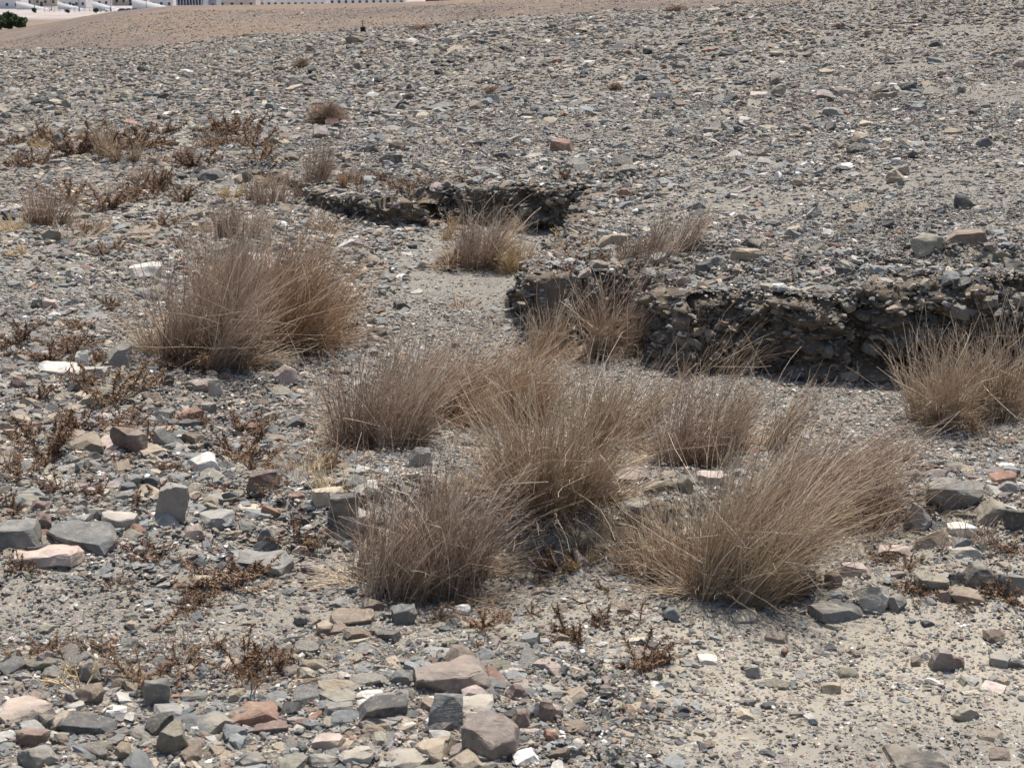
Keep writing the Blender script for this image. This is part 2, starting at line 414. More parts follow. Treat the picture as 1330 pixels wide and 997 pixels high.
# ------------------------------------------------------------------ rocks
def rock_bm(dims, kind, rd, detail):
    bm = bmesh.new(); bmesh.ops.create_cube(bm, size=1.0)
    if kind in ('block', 'boulder', 'shard'):
        bmesh.ops.rotate(bm, cent=(0, 0, 0), matrix=Matrix.Rotation(rd.uniform(-.5, .5), 3, 'X') @ Matrix.Rotation(rd.uniform(-.5, .5), 3, 'Y') @ Matrix.Rotation(rd.uniform(0, 3), 3, 'Z'), verts=bm.verts)
    def cut(n, k):
        n = Vector(n).normalized(); sup = 0.5 * (abs(n.x) + abs(n.y) + abs(n.z))
        g = bmesh.ops.bisect_plane(bm, geom=bm.verts[:] + bm.edges[:] + bm.faces[:], plane_co=n * sup * k, plane_no=n, clear_outer=True)
        es = [e for e in g['geom_cut'] if isinstance(e, bmesh.types.BMEdge)]
        if len(es) > 2: bmesh.ops.contextual_create(bm, geom=es)
    u = rd.uniform
    if kind == 'slab':
        for i in range(7):
            a = i * math.tau / 7 + u(-.5, .5); cut((math.cos(a), math.sin(a), u(-.5, .6)), u(.58, .86))
        cut((u(-.3, .3), u(-.3, .3), 1), u(.7, .92)); cut((u(-.5, .5), u(-.5, .5), 1), u(.7, .9)); cut((u(-.6, .6), -.7, .8), u(.7, .85))
    elif kind == 'wedge':
        sgn = rd.choice((-1, 1))
        cut((sgn * .9, u(-.4, .3), u(.5, .9)), u(.34, .5)); cut((-sgn * 1.0, u(-.5, .3), u(.3, .7)), u(.58, .78)); cut((u(-.5, .5), -1, u(.3, .8)), u(.5, .75)); cut((u(-.3, .3), 1, .6), u(.5, .75)); cut((u(-.4, .4), u(-.4, .2), 1), u(.62, .8))
        for i in range(5): cut((u(-1, 1), u(-1, 1), u(-.3, .8)), u(.66, .9))
    elif kind == 'upright':
        for i in range(5):
            a = u(0, math.tau); cut((math.cos(a), u(-.3, .3), math.sin(a)), u(.72, .92))
        cut((u(-.4, .4), -1, .5), u(.5, .75)); cut((u(-.8, .8), -.5, 1), u(.55, .75)); cut((u(-1, 1), -.6, .6), u(.55, .75)); cut((u(-1, 1), u(-.4, .4), .9), u(.66, .85))
    elif kind == 'boulder':
        for i in range(20): cut((u(-1, 1), u(-1, 1), u(-.5, 1)), u(.6, .82))
    elif kind == 'shard':
        for i in range(4):
            sgn = (-1, 1)[i % 2]; cut((sgn * 1, u(-.9, .9), u(-.3, .9)), u(.5, .75))
        for i in range(6): cut((u(-.4, .4), u(-1, 1), u(-.4, 1)), u(.6, .85))
    else:   # block
        for i in range(12): cut((u(-1, 1), u(-1, 1), u(-.6, 1)), u(.56, .82))
    co = np.array([v.co[:] for v in bm.verts]); lo, hi = co.min(0), co.max(0)
    bm.free(); bm = bmesh.new()
    for c in co: bm.verts.new(c)
    bmesh.ops.remove_doubles(bm, verts=bm.verts[:], dist=.02)
    g = bmesh.ops.convex_hull(bm, input=bm.verts[:])
    g = list({v for v in g['geom_interior'] + g['geom_unused'] if isinstance(v, bmesh.types.BMVert)})
    if g: bmesh.ops.delete(bm, geom=g, context='VERTS')
    bmesh.ops.recalc_face_normals(bm, faces=bm.faces[:])
    co = np.array([v.co[:] for v in bm.verts]); lo, hi = co.min(0), co.max(0)
    for v in bm.verts:
        v.co = Vector(((v.co[i] - (lo[i] + hi[i]) / 2) / (hi[i] - lo[i]) * dims[i] for i in range(3)))
        v.co.z += dims[2] / 2
    if detail:
        bmesh.ops.dissolve_limit(bm, angle_limit=R(4), verts=bm.verts[:], edges=bm.edges[:])
        bmesh.ops.bevel(bm, geom=bm.edges[:], offset=min(dims) * u(.03, .07), segments=1, profile=.6, affect='EDGES', clamp_overlap=True)
        bmesh.ops.triangulate(bm, faces=bm.faces[:])
        m = max(dims)
        for it in range(2):
            es = [e for e in bm.edges if e.calc_length() > m * (.22 if it == 0 else .13)]
            if es: bmesh.ops.subdivide_edges(bm, edges=es, cuts=1)
            bmesh.ops.triangulate(bm, faces=[f for f in bm.faces if len(f.verts) > 3])
        off = Vector((u(0, 50), u(0, 50), u(0, 50))); bm.normal_update()
        for v in bm.verts:
            p = v.co / m
            d = .055 * mnoise.noise(p * 2.6 + off) + .026 * mnoise.noise(p * 7.0 + off) + .018 * mnoise.noise(Vector((p.x * 3, p.y * 3, p.z * 26)) + off)
            v.co += v.normal * d * m
    return bm
def rock_mesh(name, dims, kind, rd, detail=True, mat=None):
    bm = rock_bm(dims, kind, rd, detail); me = bpy.data.meshes.new(name); bm.to_mesh(me); bm.free()
    if detail:
        me.polygons.foreach_set('use_smooth', np.ones(len(me.polygons), dtype=bool)); me.set_sharp_from_angle(angle=R(24))
    me.materials.append(mat or M_ROCK); return me

LANDMARKS = []      # (short name, photograph x, y) other labels can refer to
USED = set()
def unique_label(prefix, px, py, own=None):
    order = sorted(LANDMARKS, key=lambda l: math.hypot(l[1] - px, (l[2] - py) * 1.6))
    for short, lx, ly in order:
        if short == own: continue
        dx, dy = px - lx, (py - ly) * 1.6
        for close in ('just ', ''):
            if close and math.hypot(dx, dy) > 70: continue
            if abs(dx) > abs(dy): w = 'to the left of' if dx < 0 else 'to the right of'
            else: w = 'in front of' if dy > 0 else 'behind'
            lab = f'{prefix} {close}{w} the {short}'
            if lab not in USED and len(lab.split()) <= 16:
                USED.add(lab); return lab
    raise RuntimeError('no label')

# x0 y0 x1 y1 (photograph) | colour | form | what it is | where it lies
HERO = '''
-16 903 68 941|pink|boulder|pale pinkish boulder|half buried at the front corner beside a dark slab
71 925 142 953|dark|slab|dark blue-grey slab|lying against the pale pinkish boulder
42 923 69 948|dark|block|small dark block|wedged between pinkish boulder and dark slab
137 915 163 933|white|slab|small whitish stone|just above the dark blue-grey slab
188 877 216 916|slate|upright|upright blue-grey rectangular slab|standing beside the wispy brown weed
290 908 356 941|rust|wedge|rust-red wedge rock|on the edge of the front rubble pile
332 933 373 953|maroon|slab|flat reddish stone|tucked under the rust-red wedge
228 920 295 954|slate|block|broad mid-grey angular rock|beside the rust-red wedge
14 962 66 1000|grey|boulder|rounded grey rock|at the lowest corner of the pile
22 945 58 972|maroon|slab|dull reddish flat rock|below the dark corner slab
408 951 444 973|pink|slab|pink flat stone|in the front rubble
398 974 438 1000|grey|boulder|round-topped grey rock|at the bottom edge of the picture
303 969 343 996|slate|block|bluish angular block|low in the front rubble
440 963 492 996|pale|boulder|pale grey rounded rock|beside the tan boulder pile
496 976 557 999|pale|slab|pale flat slab|under the tan boulder at the bottom edge
538 854 634 899|mauve|slab|large brown slab|overhanging its own black shadow
594 914 673 990|mauve|boulder|big mauve-grey boulder|largest rock standing at the front
556 902 597 953|slate|upright|blue-grey standing chunk|leaning beside the big mauve-grey boulder
588 899 641 928|pale|slab|pale pinkish slab|behind the big mauve-grey boulder
538 950 595 991|tan|block|tan boulder|left foot of the big mauve-grey boulder
466 902 526 938|dark|slab|dark shale slab|below the large brown slab
416 909 454 930|grey|slab|flat grey flake|beside the dark shale slab
700 909 719 938|maroon|upright|thin dark upright shard|standing next to a white chip
690 911 703 932|white|upright|white upright chip|against the thin dark shard
707 939 730 963|rust|block|rusty cube-like stone|on the pile's edge below the dark shard
663 915 689 945|maroon|wedge|maroon wedge stone|between the mauve boulder and dark shard
706 884 757 907|grey|slab|half-buried grey slab|in sand above the pile's tip
779 911 829 929|rust|shard|rusty flat bar|alone on the sand
790 922 816 937|brown|block|small brown block|just under the rusty flat bar
656 884 685 907|maroon|wedge|dull red pointed stone|above the pale pinkish slab
669 817 704 841|blue|block|chunky blue-grey stone|amid the pebbles below the straw
588 780 612 799|white|block|bright white quartz lump|at the foot of the upright grass
570 786 592 803|grey|block|grey stone beside quartz|touching the white quartz lump
511 783 540 811|slate|slab|layered slate chunk|on a rusty foot below the upright grass
426 789 486 811|brown|slab|low brown ledge rock|casting a dark line below the grass
409 802 435 824|tan|boulder|round tan cobble|at the end of the low brown ledge
576 822 596 841|olive|block|dull olive cube stone|near the centre of the gravel
548 838 602 857|blue|slab|flat blue-grey slab|above the large brown slab
1160 967 1234 1002|dark|wedge|dark boulder cut by the bottom edge|alone in the sand
1208 836 1236 870|mauve|wedge|brownish pyramid stone|standing up from the sand
1234 848 1252 870|maroon|block|small reddish stone|leaning on the brownish pyramid
1285 811 1314 836|brown|block|dark rusty lump|near the frame's edge
1111 753 1153 796|pale|block|pale striated square block|among dark stones at the mound's foot
1060 778 1118 806|slate|slab|tilted blue-grey plate|leaning on the pale striated block
1192 743 1229 766|olive|slab|smooth greenish flat stone|in the sand
1258 729 1306 766|dark|wedge|dark pointed slab|with a ridge on its top
1236 763 1280 783|brown|slab|dark brown tilted flake|below the dark pointed slab
1234 741 1255 761|dark|block|little dark faceted stone|left of the dark pointed slab
1219 763 1240 783|maroon|block|purplish block|beside the dark brown flake
1072 740 1098 764|maroon|boulder|purplish round cobble|above the tilted plate
1038 728 1057 772|dark|upright|narrow dark stone|against the leaning grass
1096 729 1132 749|pink|slab|pinkish flake|above the tilted blue-grey plate
1153 765 1179 793|blue|block|split blue-grey stone|right of the pale striated block
1301 744 1330 772|slate|slab|grey angled slab|at the frame's edge beside the dark pointed slab
1244 912 1275 935|olive|block|olive square stone|low in the sand
1273 948 1304 962|brown|slab|flat dark stone|below the olive square stone
959 919 993 933|sand|slab|sand-coloured flat stone|on the open sand
906 848 932 862|white|slab|white flat chip|below the leaning grass
970 860 991 880|blue|block|blue-grey cube|right of the white flat chip
1089 863 1113 880|olive|wedge|dark olive wedge|in the middle of the pebbly sand
1200 878 1224 889|white|shard|white oblong pebble|below the brownish pyramid
1068 884 1092 900|tan|slab|tan flat stone|below the dark olive wedge
1288 848 1312 867|blue|slab|pale blue-grey stone|near the frame's edge
1306 850 1328 868|slate|block|bluish stone pair mate|touching the pale blue-grey stone
952 792 985 808|olive|slab|low greenish stone|right under the leaning grass
996 819 1025 834|brown|slab|thin tilted dark flake|on smooth sand
902 603 948 632|pink|boulder|pinkish white boulder|behind the leaning grass
882 614 905 642|dark|block|dark block under pinkish boulder|in the row of boulders
840 617 884 642|olive|block|olive grey boulder|beside the pinkish white boulder
1208 620 1272 660|slate|slab|wide grey leaning slab|across the right-hand mound
1269 643 1310 678|olive|wedge|greenish faceted rock|beside the wide leaning slab
1284 607 1320 629|rust|block|rust-brown block|on the crest of the mound
1298 598 1322 612|white|slab|small white stone|on top of the rust-brown block
1178 648 1216 692|grey|boulder|grey-tan boulder|over a deep dark gap
1190 682 1230 712|brown|wedge|brown triangular rock|under the wide leaning slab
1234 676 1268 696|white|slab|broken white-pink slab|below the greenish faceted rock
1307 659 1334 690|dark|slab|dark layered rock|at the frame's edge on the mound
1236 706 1275 724|pale|slab|pale striped flat rock|beside a small rusty weed
1296 622 1320 640|blue|wedge|blue-grey angular chip|under the rust-brown block
1250 640 1275 660|maroon|block|reddish brown stone|between leaning slab and greenish rock
1146 706 1182 722|pink|slab|low pink stone|under the leaning grass stems
426 631 461 684|slate|upright|blue-grey rock with a flat face|left end of the gravel step
438 645 488 692|pale|boulder|pale grey boulder|leaning on the blue-grey rock face
456 668 478 692|dark|block|dark stone at boulder's foot|in front of the pale grey boulder
406 628 446 659|sand|slab|tan tilted plate|behind the blue-grey rock face
457 620 491 643|pale|wedge|pale wedge with dark edge|on the gravel step
531 579 557 607|blue|upright|upright grey flake|on the gravel bar
638 669 677 700|grey|boulder|flat-topped round cobble|below the fan-shaped grass
655 690 669 706|blue|block|small bluish cube|touching the flat-topped cobble
792 603 846 632|mauve|slab|purple-grey capstone|top of the boulder row
796 640 850 682|grey|boulder|large shaded boulder|under the purple-grey capstone
762 612 797 652|dark|boulder|dark hidden boulder|right foot of the fan-shaped grass
743 684 781 712|olive|slab|greenish flat rock|beside the golden straw
769 701 803 719|pale|slab|pale tilted flat stone|in the golden straw
713 702 741 723|brown|block|brownish stone|left of the greenish flat rock
682 697 704 716|blue|block|bluish faceted stone|right of the flat-topped cobble
637 720 668 736|grey|slab|flat stone heap base|below the flat-topped cobble
850 640 896 668|brown|block|brown shaded boulder|middle of the boulder row
240 582 284 614|white|boulder|chalky white limestone lump|brightest rock on the rubble slope
134 542 188 589|maroon|shard|long maroon rock|tilted on the rubble slope
195 626 232 680|grey|upright|tall grey boulder|standing on the rubble slope
259 664 300 689|blue|slab|blue-grey flat stone|right of the tall grey boulder
334 649 362 674|rust|shard|orange stick-shaped stone|by the tall grey boulder's slope
18 706 93 735|pink|slab|long pink wedge-shaped slab|below the grey slabs
59 676 148 712|slate|slab|long grey slab|over the pink wedge-shaped slab
-14 675 46 714|slate|slab|thick grey slab|cut by the frame's edge
304 711 373 744|blue|slab|large pale-topped slab|casting a black edge
334 682 364 718|slate|wedge|triangular grey stone|behind the pale-topped slab
379 705 402 727|pink|block|pinkish white cube|beside a rusty weed
104 653 133 678|slate|block|faceted grey block|above the long grey slab
34 646 62 664|maroon|wedge|maroon peak stone|above the thick grey slab
38 660 63 692|maroon|block|dark reddish block|on the thick grey slab
129 662 172 688|pale|slab|light grey plate|right of the faceted grey block
202 551 232 583|slate|wedge|bluish angular boulder|above the chalky white lump
82 585 103 608|blue|boulder|round blue-grey cobble|under a rusty weed
48 469 103 487|white|slab|white flat slab|high on the rubble slope
99 455 114 477|white|upright|white pointed chip|standing on the white flat slab
102 473 136 496|pale|slab|pale curved slab|right of the white flat slab
134 444 166 477|grey|wedge|grey-green angled rock|above the pale curved slab
240 489 270 509|pink|block|salmon pink block|at the foot of the large grass clump
272 491 291 515|pale|upright|speckled whitish stone|right of the salmon pink block
208 482 223 502|dark|block|dark brown stub|left of the salmon pink block
356 469 389 500|pink|block|pinkish brown cube|right foot of the large grass clump
343 463 368 484|dark|block|dark stone|tucked behind the pinkish brown cube
8 487 33 506|maroon|block|brick-coloured stone|at the frame's left edge
319 606 360 637|maroon|slab|reddish sloping slab|in the side channel
200 530 225 547|slate|slab|bluish stacked flake|in the middle of the rubble
217 541 257 558|dark|slab|dark stacked flake|under the bluish stacked flake
256 520 280 538|grey|slab|grey tilted shingle|under the speckled whitish stone
169 340 208 361|white|slab|white broken slab|left of the large grass clump
37 385 56 402|dark|block|black angular stone|on the far left gravel
53 387 73 401|pink|slab|small pink stone|right of the black angular stone
174 371 199 388|grey|block|grey wedge-shaped lump|below the white broken slab
1188 299 1233 331|olive|boulder|dark rounded boulder|on the plateau above the cut bank
1235 296 1288 318|brown|slab|brown slab over a hollow|right of the dark rounded boulder
1228 312 1256 323|dark|slab|dark flat stone|between boulder and brown slab
1307 331 1336 362|dark|block|dark blocky rock|at the frame's edge above the bank
1245 247 1269 272|dark|wedge|dark pyramid stone|alone on the plateau
1149 217 1173 238|tan|block|tan cube-shaped stone|on the plateau
1168 211 1182 228|pink|block|pink stone leaning on the cube|on the plateau
1088 345 1114 360|dark|slab|dark cap stone|on the lip of the cut bank
1130 341 1164 364|tan|boulder|tan lip stone|on the lip of the cut bank
1176 362 1204 377|white|slab|whitish lip chip|on the lip of the cut bank
906 339 926 355|dark|slab|dark rim stone|at the left shoulder of the bank
920 329 946 348|slate|boulder|grey rim cobble|at the left shoulder of the bank
878 355 900 374|pink|boulder|orange-pink cobble|beside the shoulder grass
962 307 988 324|dark|block|dark squared stone|above the bank's shoulder
950 320 986 338|tan|slab|tan flat rock|under the dark squared stone
1286 380 1318 416|slate|block|grey block jutting out|of the bank near the frame's edge
716 179 744 197|rust|slab|orange-pink slab|bright on the far stony slope
513 388 532 402|dark|wedge|black wedge stone|alone on the wash bed
778 301 816 322|sand|slab|yellowish slab|above the alcove
776 297 792 310|blue|slab|bluish plate|behind the yellowish slab
505 180 524 196|brown|block|brown cube stone|on the far slope
474 186 492 200|dark|wedge|dark split stone|left of the brown cube stone
417 240 432 258|dark|block|black and white stone|by the upper wash
536 335 562 350|grey|block|grey pair stone|on the wash bed
256 214 290 235|dark|boulder|dark earthen clod|jutting from the low upper bank
300 218 330 237|dark|block|second dark clod|right of the dark earthen clod in the low bank
'''
heroes = []
for line in HERO.strip().splitlines():
    b, c, k, short, where = line.split('|')
    heroes.append((*map(float, b.split()), c, k, short, where))
assert len({h[6] for h in heroes}) == len(heroes)
hp = hit([(h[0] + h[2]) / 2 for h in heroes], [h[3] for h in heroes])
ROCK_GROUP = 'loose rocks lying on the desert ground'
for h, p in zip(heroes, hp):
    x0, y0, x1, y1, c, k, short, where = h
    rd = random.Random(hash((x0, y0)) & 0xffff)
    dist = float(np.linalg.norm(p - np.array([0, 0, CAM_H]))); s = dist / FPX
    ph = math.asin((CAM_H - p[2]) / dist)
    w = (x1 - x0) * s; hh = (y1 - y0) * s
    dep = w * {'slab': .75, 'wedge': .7, 'upright': .42, 'boulder': .85, 'shard': .4, 'block': .8}[k] * rd.uniform(.85, 1.15)
    dep = min(dep, hh * 1.9 / math.sin(ph) * .5 + .02)
    ht = max((hh - dep * math.sin(ph) * .8) / math.cos(ph), .3 * hh, .16 * w)
    if k == 'shard': ht *= .62
    ht *= .9; sink = .38 * ht + .006
    me = rock_mesh('rock', (w * 1.04, dep, ht + sink), k, rd)
    o = put(bpy.data.objects.new('rock', me))
    base = min(p[2], float(H(p[0], p[1] + dep * .5)))
    o.location = (p[0], p[1] + dep * .42, base - sink)
    ti = .26 if k in ('block', 'upright', 'wedge', 'boulder') else .13
    o.rotation_euler = (rd.uniform(-ti, ti), rd.uniform(-ti, ti), rd.uniform(-.35, .35) + (math.pi if rd.random() < .4 else 0))
    if k == 'shard': o.rotation_euler.y = .3; o.location.z += .25 * ht
    g = rd.uniform(.88, 1.1); cc = PAL[c]; o.color = (cc[0] * g, cc[1] * g, cc[2] * g, 1)
    lab = f'{short} {where}'; USED.add(lab)
    tag(o, lab, 'rock', ROCK_GROUP)
    LANDMARKS.append((short, (x0 + x1) / 2, y1))


# ------------------------------------------------------------------ the cut bank of the wash: a raw earth face full of stones
def build_bank():
    L = np.concatenate([[0], np.cumsum(np.hypot(*np.diff(BANK[:, :2], axis=0).T))])
    sel = (BANK[:, 1] < 16.5) & (BANK[:, 0] > -4.2) & (BANK[:, 0] < 5.2)
    s = np.arange(L[sel].min(), L[sel].max(), .013)
    px = np.interp(s, L, BANK[:, 0]); py = np.interp(s, L, BANK[:, 1]); sh = np.interp(s, L, BANK[:, 2])
    k = 9; ker = np.ones(k) / k
    tx = np.gradient(np.convolve(np.pad(px, k // 2, 'edge'), ker, 'valid')); ty = np.gradient(np.convolve(np.pad(py, k // 2, 'edge'), ker, 'valid')); ln = np.hypot(tx, ty)
    nx, ny = ty / ln, -tx / ln                      # pointing out of the bank, to the wash
    off = edge_noise(px, py) * (.3 + sh)   # the same raggedness as the ground has
    ex, ey = px + nx * off, py + ny * off
    zb = H(ex + nx * .10, ey + ny * .10) - .03; zt = H_top(ex - nx * .15, ey - ny * .15)
    hgt = np.maximum(zt - zb, .02)
    nt = 36; V = np.zeros((len(s), nt, 3))
    for j in range(nt):
        t = j / (nt - 1)
        if t < .86:
            q = t / .86; z = zb + hgt * q * .93
            out = .05 * (1 - q) ** 3 + .012 + .045 * q + .03 * np.sin(q * 3.1) * fbm(s * 0 + 3, s, 12, 2, 1.1)
        else:
            q = (t - .86) / .14; z = zb + hgt * (.93 + .07 * math.sin(q * 1.57)); out = .057 - .24 * q
            z = z * (1 - q) + q * (zt - .006) - (.02 if q > .95 else 0)
        zz = z * 1.0
        rel = .075 * vnoise(s * 7, zz * 13, 5) + .045 * vnoise(s * 19, zz * 34, 6) + .026 * vnoise(s * 50, zz * 70, 7) + .03 * vnoise(s * 3, zz * 4, 8)
        rel = rel * (np.clip(hgt / .3, .25, 1)) * (1 if t < .9 else .3)
        V[:, j, 0] = ex + nx * (out + rel); V[:, j, 1] = ey + ny * (out + rel); V[:, j, 2] = z
    keep = (sh > .66)
    idx = np.arange(len(s) * nt).reshape(len(s), nt)
    fm = keep[:-1] & keep[1:]
    F = np.stack([idx[:-1, :-1], idx[1:, :-1], idx[1:, 1:], idx[:-1, 1:]], -1)[fm].reshape(-1, 4)
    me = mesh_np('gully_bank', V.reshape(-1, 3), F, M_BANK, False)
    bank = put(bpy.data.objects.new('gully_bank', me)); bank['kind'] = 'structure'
    # stones sticking out of the face, one by one
    rd = random.Random(77); forms = [rock_mesh('embedded_stone', (1, rd.uniform(.6, .9), rd.uniform(.35, .7)), ('block', 'slab', 'boulder', 'slab')[i % 4], rd) for i in range(12)]
    face = np.where(keep & (hgt > .09) & (px < 3.0) & (px > -2.5))[0]; wts = (hgt[face] * sh[face]) ; wts = wts / wts.sum()
    rg = np.random.default_rng(3); cols = ['grey', 'slate', 'blue', 'tan', 'olive', 'dark', 'pale', 'brown', 'pink', 'rust']
    for n in range(290):
        i = int(rg.choice(face, p=wts)); t = rg.random() ** .8; j = int(t * .86 * (nt - 1))
        sz = min(.035 + .09 * rg.random() ** 1.8, .4 * hgt[i])
        o = bpy.data.objects.new('embedded_stone', forms[n % 12]); put(o, bank)
        x, y, z = V[i, j]; back = .012 - .02 * sz
        o.location = (x + nx[i] * back, y + ny[i] * back, z - .25 * sz)
        o.scale = (sz, sz * rg.uniform(.7, 1.1), sz * rg.uniform(.6, 1.1))
        o.rotation_euler = (rg.normal(0, .2), rg.normal(0, .22), math.atan2(ty[i], tx[i]) + rg.normal(0, .35))
        c = PAL[cols[int(rg.choice(10, p=[.2, .14, .17, .12, .1, .08, .09, .05, .03, .02]))]]; g = rg.uniform(.8, 1.1); o.color = (c[0] * g, c[1] * g, c[2] * g, 1)
    jj = np.arange(0, int(.86 * (nt - 1)) + 2); A, B = np.meshgrid(face, jj, indexing='ij'); A = A.ravel(); B = B.ravel()
    return bank, np.column_stack([V[A, B], nx[A], ny[A], hgt[A]])
bank, BANK_FACE = build_bank()
# ------------------------------------------------------------------ scattered stones: the largest as objects, the rest as gravel
KINDS = ['slab', 'slab', 'block', 'slab', 'shard', 'wedge', 'boulder', 'slab', 'block', 'slab', 'shard', 'slab']
VAR = []
vcol = bpy.data.collections.new('gravel_forms')            # not linked to the scene: forms for the gravel only
NVAR = 26
FLAT = {'slab': .22, 'block': .42, 'shard': .24, 'wedge': .36, 'boulder': .42, 'upright': 1.0}
for i in range(NVAR):
    k = KINDS[i % len(KINDS)]; rd = random.Random(900 + i)
    me = rock_mesh('gravel_stone', (1.0, rd.uniform(.55, .85) if k != 'shard' else .4, FLAT[k] * rd.uniform(.8, 1.25)), k, rd, False, M_GRAVEL)
    o = bpy.data.objects.new(f'form_{i:03d}', me); vcol.objects.link(o); VAR.append(me)
NGRIT = 10
for i in range(NGRIT):                                      # little patches of grit chips
    rd = random.Random(70 + i); bm = bmesh.new(); tl = bm.verts.layers.float.new('stone_tone')
    for j in range(16):
        src = VAR[rd.randrange(NVAR)]; s = .045 + .13 * rd.random() ** 2.2
        r = math.sqrt(rd.random()) * .62; a = rd.uniform(0, math.tau); old = len(bm.verts)
        bm.from_mesh(src); bm.verts.ensure_lookup_table(); tn = rd.random()
        m = Matrix.Translation((r * math.cos(a), r * math.sin(a), -.2 * s)) @ Matrix.Rotation(rd.uniform(0, 6.3), 4, 'Z') @ Matrix.Rotation(rd.gauss(0, .25), 4, 'X') @ Matrix.Scale(s, 4)
        for v in bm.verts[old:]: v.co = m @ v.co; v[tl] = tn
    me = bpy.data.meshes.new('grit'); bm.to_mesh(me); bm.free(); me.materials.append(M_GRAVEL)
    o = bpy.data.objects.new(f'form_{NVAR + i:03d}', me); vcol.objects.link(o)

def stony(x, y):
    """how many stones lie here, 0..1.6"""
    d, s = bank_d(x, y)
    v = .55 + 1.2 * fbm(x, y, 61, 3, .7) + .7 * fbm(x, y * 1.6, 63, 2, .22) + .5 * fbm(x, y, 62, 2, 2.6)
    v = v + .95 * sm((-.4 - x) / .8) * sm((y - 4.9) / .4)                       # rubble slope on the left
    v = v + .65 * sm((d - .02) / .3) * sm((y - 6.5) / 1.0)                      # plateau
    v = v + 1.2 * np.exp(-(((x - 1.75) / .6) ** 2 + ((y - 5.55) / .5) ** 2))      # right mound
    v = v + 1.6 * sm((4.45 - .1 * np.clip(x, -2, .4) - y) / .25) * (1 - sm((x - .2) / .25))   # front pile
    db, sb = poly_dist(x, y, BAR); v = v + .6 * sb * (1 - sm(db / .35)) * (np.abs(x) < 2)
    bed = (1 - sm((d + .15) / .2)) * sm((y - 6.6) / .5) * sm((x + .9) / .5)      # wash bed
    v = v - .55 * bed
    v = v - .30 * sm((5.0 - y) / .25) * sm((y - 4.5 + .1 * x) / .2) * sm((x + 1.2) / .6) - .18 * sm((x - .35) / .3) * sm((4.6 - y) / .3)
    return np.clip(v, .06, 2.6)
def sample(dens, y0, y1, smin, smax, power, steep=.9, useful=True, floor_w=0.0):
    """scatter by area over the ground in front of the camera; sizes follow a power law"""
    half = lambda y: .355 * y + .9
    area = .355 * (y1 * y1 - y0 * y0) + 1.8 * (y1 - y0)
    n = int(dens * area * 2.6); y = np.sqrt(rng.random(n) * (y1 * y1 - y0 * y0) + y0 * y0); x = (rng.random(n) * 2 - 1) * half(y)
    st = np.maximum(stony(x, y), floor_w)
    keep = rng.random(n) * 2.6 < st; x, y, st = x[keep], y[keep], st[keep]
    u = rng.random(len(x)); s = (smin ** -power + u * (smax ** -power - smin ** -power)) ** (-1 / power)
    s = s * (.72 + .30 * np.clip(st, 0, 1.9)) * (1 + .5 * fbm(x, y, 66, 2, .45))
    return x, y, s
parts = [(*sample(480, 3.3, 9.5, .020, .06, 2.1), 0), (*sample(85, 3.3, 9.5, .042, .105, 2.5), 0), (*sample(42, 3.3, 7.0, .05, .115, 2.2), 0),
         (*sample(330, 9.5, 20, .026, .075, 2.1), 0), (*sample(15, 9.5, 30, .07, .18, 2.7), 0),
         (*sample(140, 20, 36, .035, .10, 2.1), 0), (*sample(42, 36, 45, .05, .11, 2.2), 0), (*sample(.25, 12, 36, .15, .25, 2.4), 0),
         (*sample(6.5, 30, 100, .035, .12, 2.4, floor_w=.5), 2),
         (*sample(2300, 3.3, 9.5, .009, .026, 1.7, floor_w=.75), 0),
         (*sample(620, 3.3, 9.0, .085, .14, 1.5, floor_w=1.15), 1), (*sample(200, 9.0, 17, .11, .20, 1.5, floor_w=.6), 1)]
print([len(p[0]) for p in parts])
# stones crowding the lip of the cut bank
_k = rng.integers(0, len(BANK) - 1, 5200); _f = rng.random(5200); _q = BANK[_k] * (1 - _f[:, None]) + BANK[_k + 1] * _f[:, None]
_x = _q[:, 0] + rng.normal(0, .22, 5200); _y = _q[:, 1] + rng.normal(0, .22, 5200); _d, _s = bank_d(_x, _y)
_m = np.where(_s > .7, (_d > .0) & (_d < .42), (_d > -.1) & (_d < .9) & (_s > .2)) & (_y < 14); _n = int(_m.sum()); _z = (.032 ** -2.0 + rng.random(_n) * (.12 ** -2.0 - .032 ** -2.0)) ** -.5
parts.append((_x[_m], _y[_m], _z, 0))
gx = np.concatenate([p[0] for p in parts]); gy = np.concatenate([p[1] for p in parts]); gs = np.concatenate([p[2] for p in parts])
gk = np.concatenate([np.full(len(p[0]), p[3]) for p in parts])
e = .03
gz = H_top(gx, gy); sx = (H_top(gx + e, gy) - gz) / e; sy = (H_top(gx, gy + e) - gz) / e
ed = edge_y(gx, gy); far_ok = np.where(gk == 2, gy > ed, gy < ed + 3.5 * rng.standard_normal(len(gy)) * np.clip(gs / .06, .4, 1.5)); onhill = gk == 2; gk[gk == 2] = 0
ok = far_ok & (np.hypot(sx, sy) < np.where(gk == 1, .6, 1.9)) 
gx, gy, gz, gs, gk, sx, sy, onhill = (v[ok] for v in (gx, gy, gz, gs, gk, sx, sy, onhill))
n = len(gx)
gidx = np.where(gk == 1, NVAR + rng.integers(0, NGRIT, n), rng.integers(0, NVAR, n))
wide = 1 + .25 * rng.standard_normal(n).clip(-1.5, 1.5)
gscl = np.stack([gs, gs * (1 + .2 * rng.standard_normal(n)).clip(.6, 1.5), gs * wide.clip(.6, 1.5)], -1); gscl[gk == 1] = gs[gk == 1][:, None]
tilt = np.where(gk == 1, .03, .20)
rx = np.arctan(np.clip(sy, -1, 1)) + tilt * rng.standard_normal(n); ry = -np.arctan(np.clip(sx, -1, 1)) + tilt * rng.standard_normal(n); rz = rng.random(n) * math.tau
